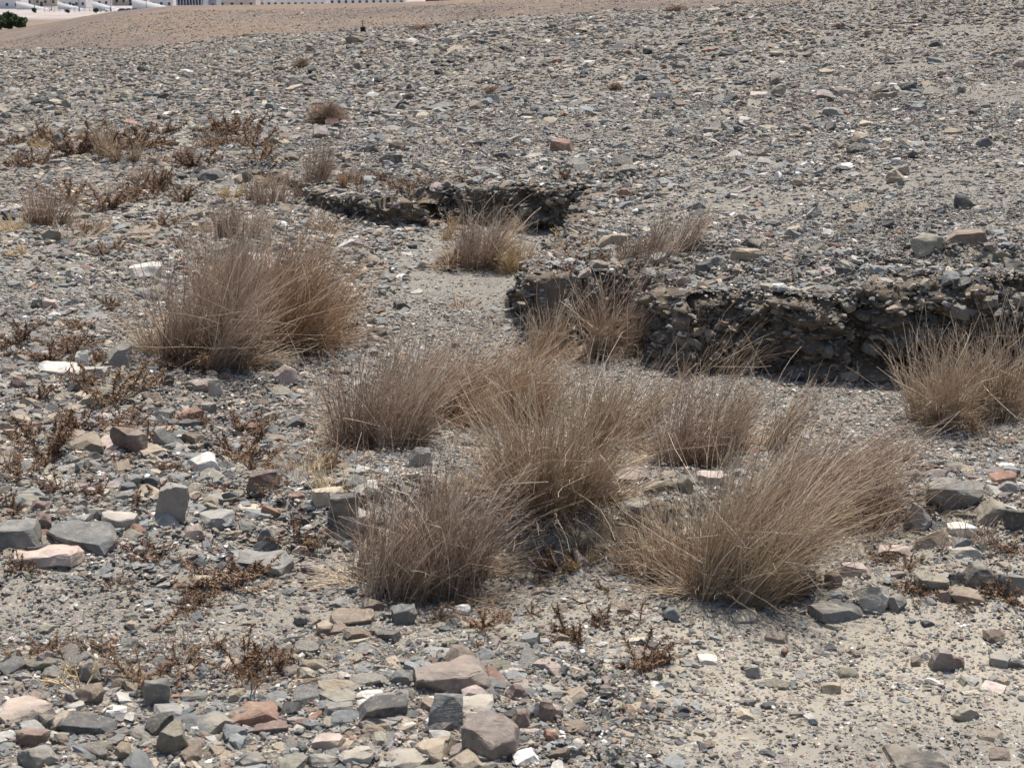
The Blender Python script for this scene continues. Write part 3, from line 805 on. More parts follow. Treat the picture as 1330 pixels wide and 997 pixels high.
# mixture of colours, changing from place to place
names = ['blue', 'dark', 'grey', 'slate', 'olive', 'tan', 'pale', 'brown', 'pink', 'sand', 'rust', 'mauve', 'white']
tA = tone_of(names, n, [22, 6, 18, 15, 8, 6, 9, 5, 2.6, 5, 1.3, 4, 3.2]); tB = tone_of(names, n, [4, 13, 14, 7, 17, 12, 2.5, 18, 2.2, 4, 2.4, 12, .6])
mixw = np.clip(.40 + .9 * fbm(gx, gy, 88, 2, .3) + .55 * sm((gy - 8.5) / 8), 0, 1)
gt = np.where(rng.random(n) < mixw, tB, tA); gt[gk == 1] = rng.random(int((gk == 1).sum())); gt[onhill] = tone_of(['brown', 'mauve', 'tan', 'olive', 'maroon', 'sand', 'dark'], int(onhill.sum()), [20, 18, 14, 12, 8, 8, 5]) if 'maroon' in TONES else gt[onhill]
# ---- the largest in view become single rocks
pu, pv, pf = project(gx, gy, gz); gpw = gs * FPX / pf
inview = (pu > 8) & (pu < 1322) & (pv > 12) & (pv < 990) & (gk == 0)
for h in heroes:
    inview &= ~((pu > h[0] - 12) & (pu < h[2] + 12) & (pv > h[1] - 5) & (pv < h[3] + 7))
GRASS_BOXES = [(200, 280, 455, 490), (420, 430, 690, 600), (630, 460, 860, 680), (455, 590, 640, 780), (820, 560, 1180, 790), (860, 460, 1040, 610), (1190, 400, 1330, 560), (575, 260, 700, 350), (750, 300, 910, 470)]
for b in GRASS_BOXES: inview &= ~((pu > b[0]) & (pu < b[2]) & (pv > b[1]) & (pv < b[3]))
_, bs = bank_d(gx, gy)
cand = np.where(inview)[0]; cand = cand[np.argsort(-gpw[cand])][:300 - len(heroes) - 4]
bigmesh = [rock_mesh('rock', (1, rd_.uniform(.55, .85) if k != 'shard' else .42, FLAT[k] * rd_.uniform(.85, 1.25)), k, rd_) for k, rd_ in ((KINDS[i % 12], random.Random(300 + i)) for i in range(24))]
COLWORD = {'blue': 'blue-grey', 'dark': 'dark', 'grey': 'grey', 'slate': 'slate-grey', 'olive': 'olive', 'tan': 'tan', 'pale': 'pale grey', 'brown': 'brown', 'pink': 'pinkish', 'sand': 'sandy', 'rust': 'rusty', 'mauve': 'mauve', 'white': 'white'}
FORMWORD = {'slab': 'flat', 'block': 'blocky', 'shard': 'long', 'wedge': 'wedge-shaped', 'boulder': 'rounded'}
for i in cand:
    v = int(gidx[i]) % 24; k = KINDS[v % 12]; cname = TONES[int(gt[i] * NTONE)]
    o = put(bpy.data.objects.new('rock', bigmesh[v]))
    o.location = (gx[i], gy[i], gz[i] - .10 * gs[i]); o.rotation_euler = (rx[i] * .6, ry[i] * .6, rz[i]); o.scale = gscl[i]
    g = random.uniform(.85, 1.12); cc = PAL[cname]; o.color = (cc[0] * g, cc[1] * g, cc[2] * g, 1)
    tag(o, unique_label(f'{COLWORD[cname]} {FORMWORD[k]} stone', pu[i], pv[i]), 'rock', ROCK_GROUP)
rest = np.ones(n, bool); rest[cand] = False
# ---- all others: one object
ng = bpy.data.node_groups.new('gravel_scatter', 'GeometryNodeTree')
ng.interface.new_socket('Geometry', in_out='INPUT', socket_type='NodeSocketGeometry'); ng.interface.new_socket('Geometry', in_out='OUTPUT', socket_type='NodeSocketGeometry')
N = ng.nodes.new; L = ng.links.new
gi, go = N('NodeGroupInput'), N('NodeGroupOutput'); ci = N('GeometryNodeCollectionInfo'); ci.inputs['Collection'].default_value = vcol
ci.inputs['Separate Children'].default_value = True; ci.inputs['Reset Children'].default_value = True
iop = N('GeometryNodeInstanceOnPoints'); iop.inputs['Pick Instance'].default_value = True
def named(nm, typ):
    a = N('GeometryNodeInputNamedAttribute'); a.data_type = typ; a.inputs['Name'].default_value = nm; return a.outputs['Attribute']
er = N('FunctionNodeEulerToRotation'); L(named('rot', 'FLOAT_VECTOR'), er.inputs[0])
m2p = N('GeometryNodeMeshToPoints')
L(gi.outputs[0], m2p.inputs['Mesh']); L(m2p.outputs[0], iop.inputs['Points']); L(ci.outputs[0], iop.inputs['Instance']); L(named('form', 'INT'), iop.inputs['Instance Index'])
L(er.outputs[0], iop.inputs['Rotation']); L(named('scl', 'FLOAT_VECTOR'), iop.inputs['Scale']); L(iop.outputs[0], go.inputs[0])
def strew(name, pos, rot, scl, form, tone, parent=None):
    me = bpy.data.meshes.new(name); me.vertices.add(len(pos)); me.vertices.foreach_set('co', np.asarray(pos, np.float32).ravel())
    attr(me, 'rot', np.asarray(rot, np.float32), typ='FLOAT_VECTOR'); attr(me, 'scl', np.asarray(scl, np.float32), typ='FLOAT_VECTOR')
    attr(me, 'form', np.asarray(form, np.int32), typ='INT'); attr(me, 'tone', np.asarray(tone, np.float32))
    o = put(bpy.data.objects.new(name, me), parent); o['kind'] = 'stuff'
    md = o.modifiers.new('scatter', 'NODES'); md.node_group = ng
    return o
q = np.where(rest)[0]
gravel = strew('gravel', np.stack([gx[q], gy[q], gz[q] - np.where(gk[q] == 1, 0, .10) * gs[q]], -1), np.stack([rx[q], ry[q], rz[q]], -1), gscl[q], gidx[q], gt[q])
tag(gravel, 'loose grey and tan gravel and small stones strewn over the whole ground', 'gravel')
# pebbles packed into the bank face between the larger stones
nf = 9000; fi = rng.choice(len(BANK_FACE), nf, p=BANK_FACE[:, 5] / BANK_FACE[:, 5].sum()); fb = BANK_FACE[fi]
fs = np.minimum((.015 ** -1.6 + rng.random(nf) * (.06 ** -1.6 - .015 ** -1.6)) ** (-1 / 1.6), .3 * fb[:, 5])
jit = rng.normal(0, .008, (nf, 3)); fp = fb[:, :3] + jit; fp[:, 0] += fb[:, 3] * (fs * .08 + .006); fp[:, 1] += fb[:, 4] * (fs * .08 + .006); fp[:, 2] -= .2 * fs
# ... and on the raw ground of the step itself
nb_ = 60000; _k = rng.integers(0, len(BANK) - 1, nb_); _f = rng.random(nb_); _q = BANK[_k] * (1 - _f[:, None]) + BANK[_k + 1] * _f[:, None]
_x = _q[:, 0] + rng.normal(0, .13, nb_); _y = _q[:, 1] + rng.normal(0, .13, nb_); _d, _s = bank_d(_x, _y); _m = (_d > .02) & (_d < .11) & (_s > .4) & (_x < 3.2) & (_x > -3)
_x, _y = _x[_m][:14000], _y[_m][:14000]; f2 = (.014 ** -1.6 + rng.random(len(_x)) * (.05 ** -1.6 - .014 ** -1.6)) ** (-1 / 1.6)
fp = np.vstack([fp, np.stack([_x, _y, H(_x, _y) - .2 * f2], -1)]); fs = np.concatenate([fs, f2]); nf = len(fs)
strew('embedded_pebbles', fp, np.stack([rng.normal(0, .35, nf), rng.normal(0, .35, nf), rng.random(nf) * 6.3], -1), np.stack([fs, fs, fs * rng.uniform(.8, 1.5, nf)], -1), rng.integers(0, NVAR, nf),
      tone_of(['grey', 'dark', 'brown', 'olive', 'slate', 'tan', 'mauve', 'pale'], nf, [16, 14, 16, 14, 12, 8, 8, 4]), bank)

# ------------------------------------------------------------------ dry grass
LAST = {}
def stems_mesh(name, n, rad, hgt, lean, fan, rg, mat, thick=.0017, K=6, droop=.25, kink=.12, ground=None, lo=.45, tone0=0.0, tone1=1.0, wild=.10):
    """n dry stems growing from an ellipse; lean = push by the wind (x, y), fan = how far the clump opens"""
    nt = max(1, n // 55)                       # little tufts, each with a lean and a length of its own
    ta = rg.random(nt) * math.tau; tr = np.sqrt(rg.random(nt)); ti = rg.integers(0, nt, n)
    ox = (tr * np.cos(ta))[ti] + rg.normal(0, .13, n); oy = (tr * np.sin(ta))[ti] + rg.normal(0, .13, n)
    if nt == 1: ox, oy = rg.uniform(-1, 1, n), rg.uniform(-1, 1, n)
    r = np.minimum(np.hypot(ox, oy), 1.2); tl = rg.normal(0, .22, (nt, 2)); tlen = rg.uniform(.5, 1.14, nt); tt = rg.normal(0, .12, nt)
    P = np.zeros((n, K, 3)); P[:, 0, 0] = ox * rad[0]; P[:, 0, 1] = oy * rad[1]
    if ground is not None: P[:, 0, 2] = ground(P[:, 0, 0], P[:, 0, 1])
    P[:, 0, 2] -= .01
    ln = hgt * (lo + (1.15 - lo) * rg.random(n) ** 1.15) * np.where(rg.random(n) < .06, 1.22, 1) * (1 - .1 * r ** 2) * (tlen[ti] if nt > 1 else 1)
    d = np.stack([ox * fan + (lean[0] + tl[ti, 0]) * .45 + rg.normal(0, wild, n), oy * fan + (lean[1] + tl[ti, 1]) * .45 + rg.normal(0, wild, n), np.ones(n)], -1)
    d /= np.linalg.norm(d, axis=1)[:, None]
    bend = np.stack([lean[0] + tl[ti, 0] + ox * fan * .5 + rg.normal(0, .38, n), lean[1] + tl[ti, 1] + oy * fan * .5 + rg.normal(0, .38, n), -droop * rg.random(n) ** 2], -1)
    kk = np.where(rg.random(n) < kink, rg.integers(2, K, n), 99)
    for k in range(1, K):
        d = d + bend * (.34 * k / K) * .6 + rg.normal(0, .055, (n, 3))
        m = kk == k
        if m.any(): d[m] += np.stack([rg.normal(0, .7, m.sum()), rg.normal(0, .7, m.sum()), rg.normal(-.3, .4, m.sum())], -1)
        d /= np.linalg.norm(d, axis=1)[:, None]
        P[:, k] = P[:, k - 1] + d * (ln / (K - 1))[:, None]
    tn = np.clip(.5 + .25 * rg.standard_normal(n) + tt[ti], 0, 1)
    LAST['P'] = P
    return tubes(name, P, thick * (.5 + .85 * rg.random(n)), mat, tone0 + (tone1 - tone0) * tn)
def tubes(name, P, rad, mat, tone, taper=.45):
    n, K, _ = P.shape
    T = np.gradient(P, axis=1); T /= np.linalg.norm(T, axis=2)[..., None] + 1e-9
    A = np.cross(T, np.array([.31, .93, .2])); A /= np.linalg.norm(A, axis=2)[..., None] + 1e-9; B = np.cross(T, A)
    r = rad[:, None] * np.linspace(1, taper, K)[None, :]
    V = np.stack([P + (A * math.cos(q) + B * math.sin(q)) * r[..., None] for q in (0, 2.094, 4.189)], 2)      # n,K,3,3
    idx = np.arange(n * K * 3).reshape(n, K, 3); F = []
    for q in range(3):
        w = (q + 1) % 3; F.append(np.stack([idx[:, :-1, q], idx[:, :-1, w], idx[:, 1:, w], idx[:, 1:, q]], -1).reshape(-1, 4))
    me = mesh_np(name, V.reshape(-1, 3), np.concatenate(F), mat, True)
    attr(me, 'tone', np.repeat(tone, K * 3).astype(np.float32)); return me
GRASS_GROUP = 'dry grass clumps growing along the wash'
# base x, y, half width of the foot (px), height (px), lean, fan, stems, kind, what, where
GRASS = [
    (268, 482, 52, 208, .30, .42, 1500, 'grey', 'tall dark-stemmed grass clump', 'front left part of the largest brown thicket'),
    (352, 455, 62, 165, .42, .50, 1500, 'rusty', 'broad brown grass clump', 'middle of the largest thicket'),
    (402, 428, 44, 98, .55, .80, 1000, 'rusty', 'low rusty grass clump', 'spilling onto the wash bed from the largest thicket'),
    (318, 398, 60, 120, .30, .50, 900, 'grey', 'hazy grass clump', 'rear of the largest thicket'),
    (222, 468, 36, 80, -.15, .65, 420, 'straw', 'thin straw tuft', 'outer left foot of the largest thicket'),
    (308, 312, 28, 52, .20, .50, 380, 'grey', 'small grey tuft', 'standing just behind the largest thicket'),
    (490, 588, 46, 172, .42, .42, 1500, 'grey', 'wind-bent grass clump', 'left end of the grass band on the gravel bar'),
    (566, 556, 60, 130, .55, .45, 1500, 'rusty', 'arched brown grass clump', 'middle of the grass band on the gravel bar'),
    (650, 545, 56, 112, .50, .50, 1100, 'rusty', 'tangled brown grass clump', 'where the grass band meets the fan-shaped clump'),
    (722, 664, 52, 232, .10, .66, 1700, 'straw', 'fan-shaped straw clump', 'spreading from a dark foot at the picture centre'),
    (800, 578, 48, 122, .30, .55, 800, 'straw', 'pale loose grass clump', 'behind the fan-shaped clump'),
    (536, 776, 70, 208, .30, .16, 2100, 'grey', 'upright greyish grass clump', 'standing alone in sand at the front'),
    (912, 606, 44, 140, .33, .36, 1100, 'grey', 'upright mauve-brown clump', 'behind the pinkish white boulder'),
    (968, 588, 44, 118, .48, .42, 800, 'straw', 'short leaning clump', 'between the wash bed and the big leaning clump'),
    (962, 782, 50, 232, .55, .42, 1900, 'straw', 'big leaning grass clump', 'bending right above the sand'),
    (1060, 690, 70, 185, .95, .35, 1500, 'grey', 'streaming grass clump', 'stretched along the wind behind the big leaning clump'),
    (868, 752, 52, 105, -.15, .75, 900, 'straw', 'sprawling straw clump', 'left foot of the big leaning clump'),
    (1135, 700, 22, 100, .15, .60, 80, 'rusty', 'thin open twig clump', 'sparse stems over the right-hand boulders'),
    (1240, 556, 40, 130, .20, .52, 900, 'straw', 'pale grass clump', 'below the cut bank near the frame edge'),
    (1312, 548, 40, 150, .12, .50, 900, 'straw', 'tall pale grass clump', 'cut by the right frame edge'),
    (938, 488, 34, 96, .50, .38, 150, 'straw', 'sparse tall stems', 'standing against the dark face of the cut bank'),
    (622, 350, 32, 90, .26, .55, 900, 'grey', 'spiky grey clump', 'at the upper end of the wash bed'),
    (682, 356, 26, 52, .15, .80, 420, 'gold', 'golden brown tuft', 'right of the spiky grey clump'),
    (572, 312, 14, 32, .05, .70, 160, 'gold', 'tiny golden tuft', 'left of the spiky grey clump'),
    (858, 372, 38, 78, .28, .42, 900, 'grey', 'shoulder grass clump', 'on top of the bank above the dark hollow'),
    (792, 462, 34, 122, .12, .62, 900, 'grey', 'tall twiggy clump', 'standing against the bank face beside the buttress'),
    (732, 468, 34, 84, .35, .60, 560, 'straw', 'bleached stalk clump', 'at the foot of the bank buttress'),
    (396, 256, 24, 62, .18, .45, 520, 'grey', 'grey-brown tuft', 'above the upper wash'),
    (348, 268, 24, 42, .30, .55, 400, 'grey', 'low bushy tuft', 'left of the grey-brown tuft'),
    (64, 294, 26, 50, .25, .55, 520, 'grey', 'lone grey tuft', 'on the far left gravel'),
    (155, 212, 28, 46, .12, .70, 480, 'straw', 'pale distant tuft', 'on the upper left gravel'),
    (128, 194, 14, 26, .0, .8, 200, 'grey', 'dark distant tuft', 'behind the pale distant tuft'),
    (772, 742, 24, 58, .10, 1.1, 160, 'gold', 'golden straw tuft', 'thin stalks beside the sprawling clump'),
    (462, 248, 18, 30, .2, .6, 200, 'rusty', 'small rusty tuft', 'right of the grey-brown tuft'),
    (805, 355, 14, 34, .2, .5, 120, 'straw', 'wispy pale tuft', 'at the lip left of the shoulder grass'),
    (700, 395, 26, 40, .1, 1.0, 260, 'gold', 'flattened yellow tuft', 'at the corner of the bank buttress'),
    (90, 312, 22, 22, .3, 1.4, 120, 'straw', 'flattened straw tuft', 'below the lone grey tuft'),
]
gp = hit([g[0] for g in GRASS], [g[1] for g in GRASS])
for g, p in zip(GRASS, gp):
    bx, by, hw, hpx, lean, fan, n, kind, what, where = g
    rg = np.random.default_rng(int(bx * 7 + by)); dist = float(np.linalg.norm(p - np.array([0, 0, CAM_H]))); s = dist / FPX
    hw *= 1.08; fan *= .64; lean *= 1.3
    rad = (hw * s, max(hw * s * .75, .03)); cy_ = p[1] + rad[1] * .7
    root = empty('grass_clump', (p[0], cy_, float(H(p[0], cy_))))
    gnd = lambda x, y, r=root.location: np.maximum(H(x + r[0], y + r[1]) - r[2], -.12)
    hgt = hpx * s * (1.03 if by > 330 else 1.25); th = max(.0012, .0007 + .00014 * dist)
    far = by < 330
    me = stems_mesh('stems', int(n * .7), rad, hgt, (lean, -.05), fan, rg, M_STEM[kind], th, 5 if far else 7, ground=gnd, wild=.14, lo=.28, kink=.3)
    o = put(bpy.data.objects.new('stems', me), root); o['kind'] = 'stuff'
    if n >= 150:      # short side twigs
        SP = LAST['P']; m = int(len(SP) * (.7 if not far else .4)); si = rg.integers(0, len(SP), m); kk = rg.integers(2, SP.shape[1] - 1, m)
        b0 = SP[si, kk]; dv = SP[si, kk + 1] - b0; dv /= np.linalg.norm(dv, axis=1)[:, None] + 1e-9; dv = dv + rg.normal(0, .38, (m, 3)); l = hgt * rg.uniform(.06, .22, m)[:, None]
        Q = np.stack([b0, b0 + dv * l * .5, b0 + dv * l + rg.normal(0, .1, (m, 3)) * l], 1)
        o = put(bpy.data.objects.new('side_twigs', tubes('side_twigs', Q, np.full(m, th * .62), M_STEM[kind], np.clip(.55 + .25 * rg.standard_normal(m), 0, 1))), root); o['kind'] = 'stuff'
    if n >= 400:      # dark tangle of short dead stems at the foot
        me = stems_mesh('dead_foot', n // 3, (rad[0] * 1.1, rad[1] * 1.1), hgt * .34, (lean * .7, -.1), fan * 1.5, rg, M_STEM[kind], th, 5, ground=gnd, kink=.5, tone0=0, tone1=.5, wild=.45)
        o = put(bpy.data.objects.new('dead_foot', me), root); o['kind'] = 'stuff'
    if by > 330:
        me = stems_mesh('fallen_straw', max(40, n // 7), (rad[0] * 1.5, rad[1] * 1.5), hgt * .45, (lean * .6, -.25), 2.6, rg, M_STEM['straw'], th, 5, ground=lambda x, y: gnd(x, y) + .012, kink=.6, droop=.9, wild=1.2)
        o = put(bpy.data.objects.new('fallen_straw', me), root); o['kind'] = 'stuff'
        for q in range(14 if n > 500 else 5):       # single bleached stalks that stand out
            me = stems_mesh('bleached_stalk', 1, (rad[0] * .9, rad[1] * .9), hgt * rg.uniform(.9, 1.2), (lean * rg.uniform(.3, 1.4), rg.normal(0, .2)), fan * 1.2, rg, M_STEM['straw'], th * 1.1, 8, ground=gnd, kink=.3, lo=.95, tone0=.8, tone1=1.2, wild=.22)
            put(bpy.data.objects.new('bleached_stalk', me), root)
    lab = f'{what} {where}'; USED.add(lab); tag(root, lab, 'grass', GRASS_GROUP)
    LANDMARKS.append((what, bx, by))

# small tufts and single stalks between the clumps
TUFTS = [(690, 304, 30), (640, 326, 34), (752, 332, 30), (592, 334, 24), (556, 292, 22), (250, 306, 26), (30, 334, 22), (112, 304, 26), (204, 214, 26), (240, 206, 22), (272, 190, 24), (298, 256, 30), (424, 304, 28), (352, 244, 26), (182, 236, 26), (134, 252, 24),
         (58, 194, 22), (94, 186, 22), (824, 404, 44), (842, 436, 46), (800, 466, 50), (858, 470, 44), (690, 474, 40), (1024, 484, 50), (1064, 492, 36), (1158, 482, 40), (764, 700, 54), (806, 712, 62), (832, 700, 60), (692, 742, 40), (652, 604, 46),
         (446, 644, 56), (402, 616, 60), (1232, 664, 46), (1272, 706, 40), (1184, 596, 40), (600, 644, 44), (470, 566, 50), (528, 262, 26), (566, 246, 24), (330, 300, 30), (20, 300, 24), (8, 602, 28), (230, 846, 40), (322, 860, 34), (770, 440, 60), (730, 420, 40), (600, 400, 24), (1290, 580, 40), (1100, 640, 60)]
tp = hit([t[0] for t in TUFTS], [t[1] for t in TUFTS])
for i, ((px, py, hpx), p) in enumerate(zip(TUFTS, tp)):
    rg = np.random.default_rng(500 + i); dist = float(np.linalg.norm(p - np.array([0, 0, CAM_H]))); s = dist / FPX; hang = 700 < px < 870 and 395 < py < 480
    root = empty('grass_tuft', (p[0], p[1] + .02, p[2])); kind = ('straw', 'gold', 'rusty', 'straw', 'grey')[i % 5]; n = int(rg.integers(26, 90)) * (2 if py < 340 else 1)
    gnd = lambda x, y, r=root.location: np.clip(H(x + r[0], y + r[1]) - r[2], -.05, .05)
    me = stems_mesh('stems', n, (hpx * s * .5, hpx * s * .35), hpx * s * 1.1, (.3 * (1 if hang else rg.normal(.5, .6)), -.1 - .4 * hang), rg.uniform(.4, 1.1), rg, M_STEM[kind], max(.0012, .0007 + .00015 * dist), 6, ground=gnd, kink=.35, droop=.6 + 2.0 * hang, wild=.3, lo=.3, tone0=.2)
    o = put(bpy.data.objects.new('stems', me), root); o['kind'] = 'stuff'
    me = stems_mesh('dead_foot', 30, (hpx * s * .5, hpx * s * .35), hpx * s * .4, (.1, -.1), 1.2, rg, M_STEM[kind], .0014, 4, ground=gnd, kink=.5, tone1=.4, wild=.7)
    o = put(bpy.data.objects.new('dead_foot', me), root); o['kind'] = 'stuff'
    word = {'straw': 'wispy straw tuft', 'gold': 'thin yellow straw tuft', 'rusty': 'small brown grass tuft', 'grey': 'faint grey grass tuft'}[kind]
    tag(root, unique_label(word, px, py), 'grass', 'small dry tufts between the clumps')

# the round cushion shrub on the far slope
def cushion(px, py, wpx, hpx, label, n=900):
    p = at(px, py); s = (p - Vector((0, 0, CAM_H))).length / FPX; rg = np.random.default_rng(int(px)); w, h = wpx * s / 2, hpx * s
    root = empty('cushion_shrub', (p.x, p.y + w * .5, float(H(p.x, p.y + w * .5))))
    a = rg.random(n) * math.tau; e = np.arccos(rg.random(n) * .97); L = (.75 + .3 * rg.random(n))
    tip = np.stack([np.cos(a) * np.sin(e) * w, np.sin(a) * np.sin(e) * w * .8, np.cos(e) * h], -1) * L[:, None]
    t = np.linspace(.04, 1, 5)[None, :, None]; P = tip[:, None, :] * t; P[..., 2] += (np.sin(t[..., 0] * 3.14) * h * .15)
    P = P + rg.normal(0, .012, P.shape) * t
    o = put(bpy.data.objects.new('twigs', tubes('twigs', P, np.full(n, .0028 if py > 60 else .006), M_STEM['grey'], .1 + .5 * rg.random(n))), root); o['kind'] = 'stuff'
    P = np.stack([tip[:60] * .0 + rg.normal(0, .02, (60, 3)) * [1, 1, 0], tip[:60] * .4], 1)
    o = put(bpy.data.objects.new('woody_base', tubes('woody_base', P, np.full(60, .006), M_WEED2, rg.random(60))), root); o['kind'] = 'stuff'
    USED.add(label); tag(root, label, 'shrub', 'low rounded shrubs on the far slope')
    return root
cushion(424, 162, 62, 32, 'round cushion of grey twigs, largest shrub on the far stony slope'); LANDMARKS.append(('round cushion shrub', 424, 162))
cushion(391, 90, 30, 14, 'small rounded grey shrub behind the round cushion of twigs', 400)
cushion(880, 15, 34, 8, 'greenish low shrub on the skyline of the stony slope', 400)
cushion(548, 40, 40, 8, 'flat brown shrub low on the edge of the stony ground near the black drum', 400)
cushion(800, 118, 22, 10, 'tiny brown shrub in the middle of the far stony slope', 300)
cushion(640, 122, 26, 10, 'tiny brown shrub on the far slope left of another alike', 300)

# ------------------------------------------------------------------ small dead weeds with bristly rust-brown stalks
def weed_meshes(seed):
    rg = np.random.default_rng(seed); mat_form = seed % 2; K = 6
    n = int(rg.integers(8, 15)) if not mat_form else int(rg.integers(22, 34))
    a = rg.random(n) * math.tau; el = rg.uniform(.15, 1.1, n) if not mat_form else rg.uniform(.05, .75, n); L = rg.uniform(.4, 1.0, n) if not mat_form else rg.uniform(.25, .75, n)
    d = np.stack([np.cos(a) * np.cos(el), np.sin(a) * np.cos(el), np.sin(el)], -1); P = np.zeros((n, K, 3)); P[:, 0] = rg.normal(0, .06 + .12 * mat_form, (n, 3)) * [1, 1, 0]
    for k in range(1, K):
        d = d + rg.normal(0, .17, (n, 3)) + [0, 0, .04]; d /= np.linalg.norm(d, axis=1)[:, None]; P[:, k] = P[:, k - 1] + d * (L / (K - 1))[:, None]
    P[..., 2] = np.maximum(P[..., 2], .01)
    stalk = tubes('stalks', P, np.full(n, .013 - .004 * mat_form), M_WEED2, rg.random(n))
    m = 90 if not mat_form else 42; si = np.repeat(np.arange(n), m); t = rg.random(n * m) ** .7 * (K - 1) * .999; k = t.astype(int); f = (t - k)[:, None]
    b = P[si, k] * (1 - f) + P[si, np.minimum(k + 1, K - 1)] * f
    q = rg.normal(0, 1, (n * m, 3)) + [0, 0, .4]; q /= np.linalg.norm(q, axis=1)[:, None]; l = rg.uniform(.04, .13, n * m)[:, None]
    Q = np.stack([b, b + q * l * .5 + [0, 0, .008], b + q * l], 1)
    leaf = tubes('bristles', Q, rg.uniform(.008, .016, n * m), M_WEED, np.clip(rg.uniform(.3, .75) + .25 * rg.standard_normal(n * m), 0, 1), .3)
    return stalk, leaf
WFORM = [weed_meshes(40 + i) for i in range(14)]
WEEDS = [(30, 446, 44), (92, 452, 46), (140, 530, 62), (160, 556, 50), (62, 596, 62), (28, 570, 40), (262, 484, 56), (296, 480, 44), (300, 600, 52), (322, 562, 50), (388, 716, 48), (270, 766, 74), (318, 752, 46),
         (190, 724, 40), (12, 668, 34), (60, 850, 36), (182, 892, 50), (226, 876, 54), (318, 880, 58), (354, 872, 46), (628, 818, 40), (652, 806, 26), (752, 838, 50), (782, 812, 36), (836, 870, 50), (858, 862, 34),
         (728, 744, 44), (1192, 770, 36), (1306, 780, 40), (1312, 716, 34), (326, 194, 40), (296, 188, 30), (238, 262, 30), (172, 262, 32), (206, 298, 34), (100, 428, 30), (200, 640, 30), (118, 645, 38), (70, 640, 30), (212, 612, 34), (148, 606, 30),
         (736, 352, 50), (768, 346, 40), (620, 246, 34), (580, 352, 30), (462, 236, 26), (500, 240, 26), (1255, 795, 18), (690, 800, 18), (600, 790, 20), (245, 660, 22), (448, 300, 20), (470, 268, 26), (60, 182, 34), (210, 176, 30), (20, 190, 28),
         (140, 402, 26), (232, 322, 24), (150, 330, 28), (352, 640, 26), (735, 236, 22), (250, 790, 36), (1180, 740, 22), (870, 770, 20), (90, 468, 30), (16, 462, 26), (128, 330, 22), (75, 880, 26), (430, 610, 30), (1060, 760, 22), (50, 522, 40), (110, 500, 36), (180, 508, 38), (190, 575, 34), (100, 560, 44), (250, 552, 34), (332, 612, 40), (20, 620, 40), (170, 660, 32), (278, 640, 28), (60, 470, 34), (130, 470, 30), (240, 480, 40), (330, 470, 40), (25, 745, 30), (150, 760, 26), (30, 860, 30), (120, 850, 36), (280, 846, 28), (400, 900, 22), (570, 808, 24), (700, 760, 26), (790, 770, 24), (1150, 730, 30), (1290, 660, 24), (620, 850, 24), (100, 202, 50), (170, 192, 56), (250, 218, 48), (300, 176, 48), (334, 212, 40), (40, 218, 40), (140, 272, 46), (200, 248, 44), (90, 264, 40), (520, 252, 36), (600, 256, 40)]
WORDS = ['bristly rust-brown dead weed', 'low brown dead weed', 'dark brown dried weed', 'small reddish dead weed', 'spiky brown dried weed']
wp = hit([w[0] for w in WEEDS], [w[1] for w in WEEDS])
for i, ((px, py, wpx), p) in enumerate(zip(WEEDS, wp)):
    s = float(np.linalg.norm(p - np.array([0, 0, CAM_H]))) / FPX; sc = wpx * s / .72
    root = empty('dead_weed', (p[0], p[1] + .02, p[2] - .004), random.uniform(0, 6.3)); root.scale = (sc, sc, sc * random.uniform(.6, 1.0))
    a, b = WFORM[i % 14]
    put(bpy.data.objects.new('stalks', a), root)
    o = put(bpy.data.objects.new('bristles', b), root); o['kind'] = 'stuff'
    tag(root, unique_label(WORDS[i % 5], px, py), 'weed', 'small dead weeds among the stones')

# ------------------------------------------------------------------ the forked yellow twig and bits of dead wood
def branching(name, px, py, hpx, label, mat, seed, levels=3, spread=.7, r0=.0035, cat='twig'):
    rg = np.random.default_rng(seed); p = at(px, py); s = (p - Vector((0, 0, CAM_H))).length / FPX; h = hpx * s
    root = empty(name, tuple(p)); todo = [(np.zeros(3), np.array([0, 0, 1.0]), h * .42, 0)]; segs = []
    for j in range(3): todo.append((np.zeros(3), np.array([rg.normal(0, .6), rg.normal(0, .4), 1.0]), h * .4, 0))
    while todo:
        b, d, l, lv = todo.pop(); d = d / np.linalg.norm(d); pts = [b]
        for k in range(4): d = d + rg.normal(0, .12, 3); d /= np.linalg.norm(d); pts.append(pts[-1] + d * l / 4)
        segs.append((np.array(pts), lv))
        if lv < levels:
            for q in range(2 + (rg.random() < .4)): todo.append((pts[-1] if q else pts[3], d + rg.normal(0, spread, 3) * [1, 1, .5], l * rg.uniform(.55, .8), lv + 1))
    for lv, nm in ((0, 'main_branch'), (1, 'side_branch'), (2, 'twig_tip')):
        S = [q for q, l in segs if (l == lv or (lv == 2 and l >= 2))]
        if lv < 2:
            for q in S: put(bpy.data.objects.new(nm, tubes(nm, q[None], np.array([r0 * .7 ** lv]), mat, np.array([.6]), .7)), root)
        elif S:
            o = put(bpy.data.objects.new('twig_tips', tubes('twig_tips', np.array(S), np.full(len(S), r0 * .45), mat, rg.random(len(S)))), root); o['kind'] = 'stuff'
    USED.add(label); tag(root, label, cat); return root
branching('forked_twig', 103, 903, 62, 'forked yellow dry twig rising from sand above the pale pinkish boulder', M_STEM['gold'], 4)
branching('forked_twig', 325, 906, 52, 'thin brown dry twig standing behind the rust-red wedge rock', M_WEED2, 9, 2, .3, .0028)
branching('forked_twig', 412, 640, 66, 'open yellowish twig plant in the side channel left of the gravel step', M_STEM['gold'], 14, 3, .45, .0026)
branching('forked_twig', 832, 806, 42, 'hair-thin brown twig sticking up from the pebbly sand', M_WEED2, 21, 2, .35, .002)
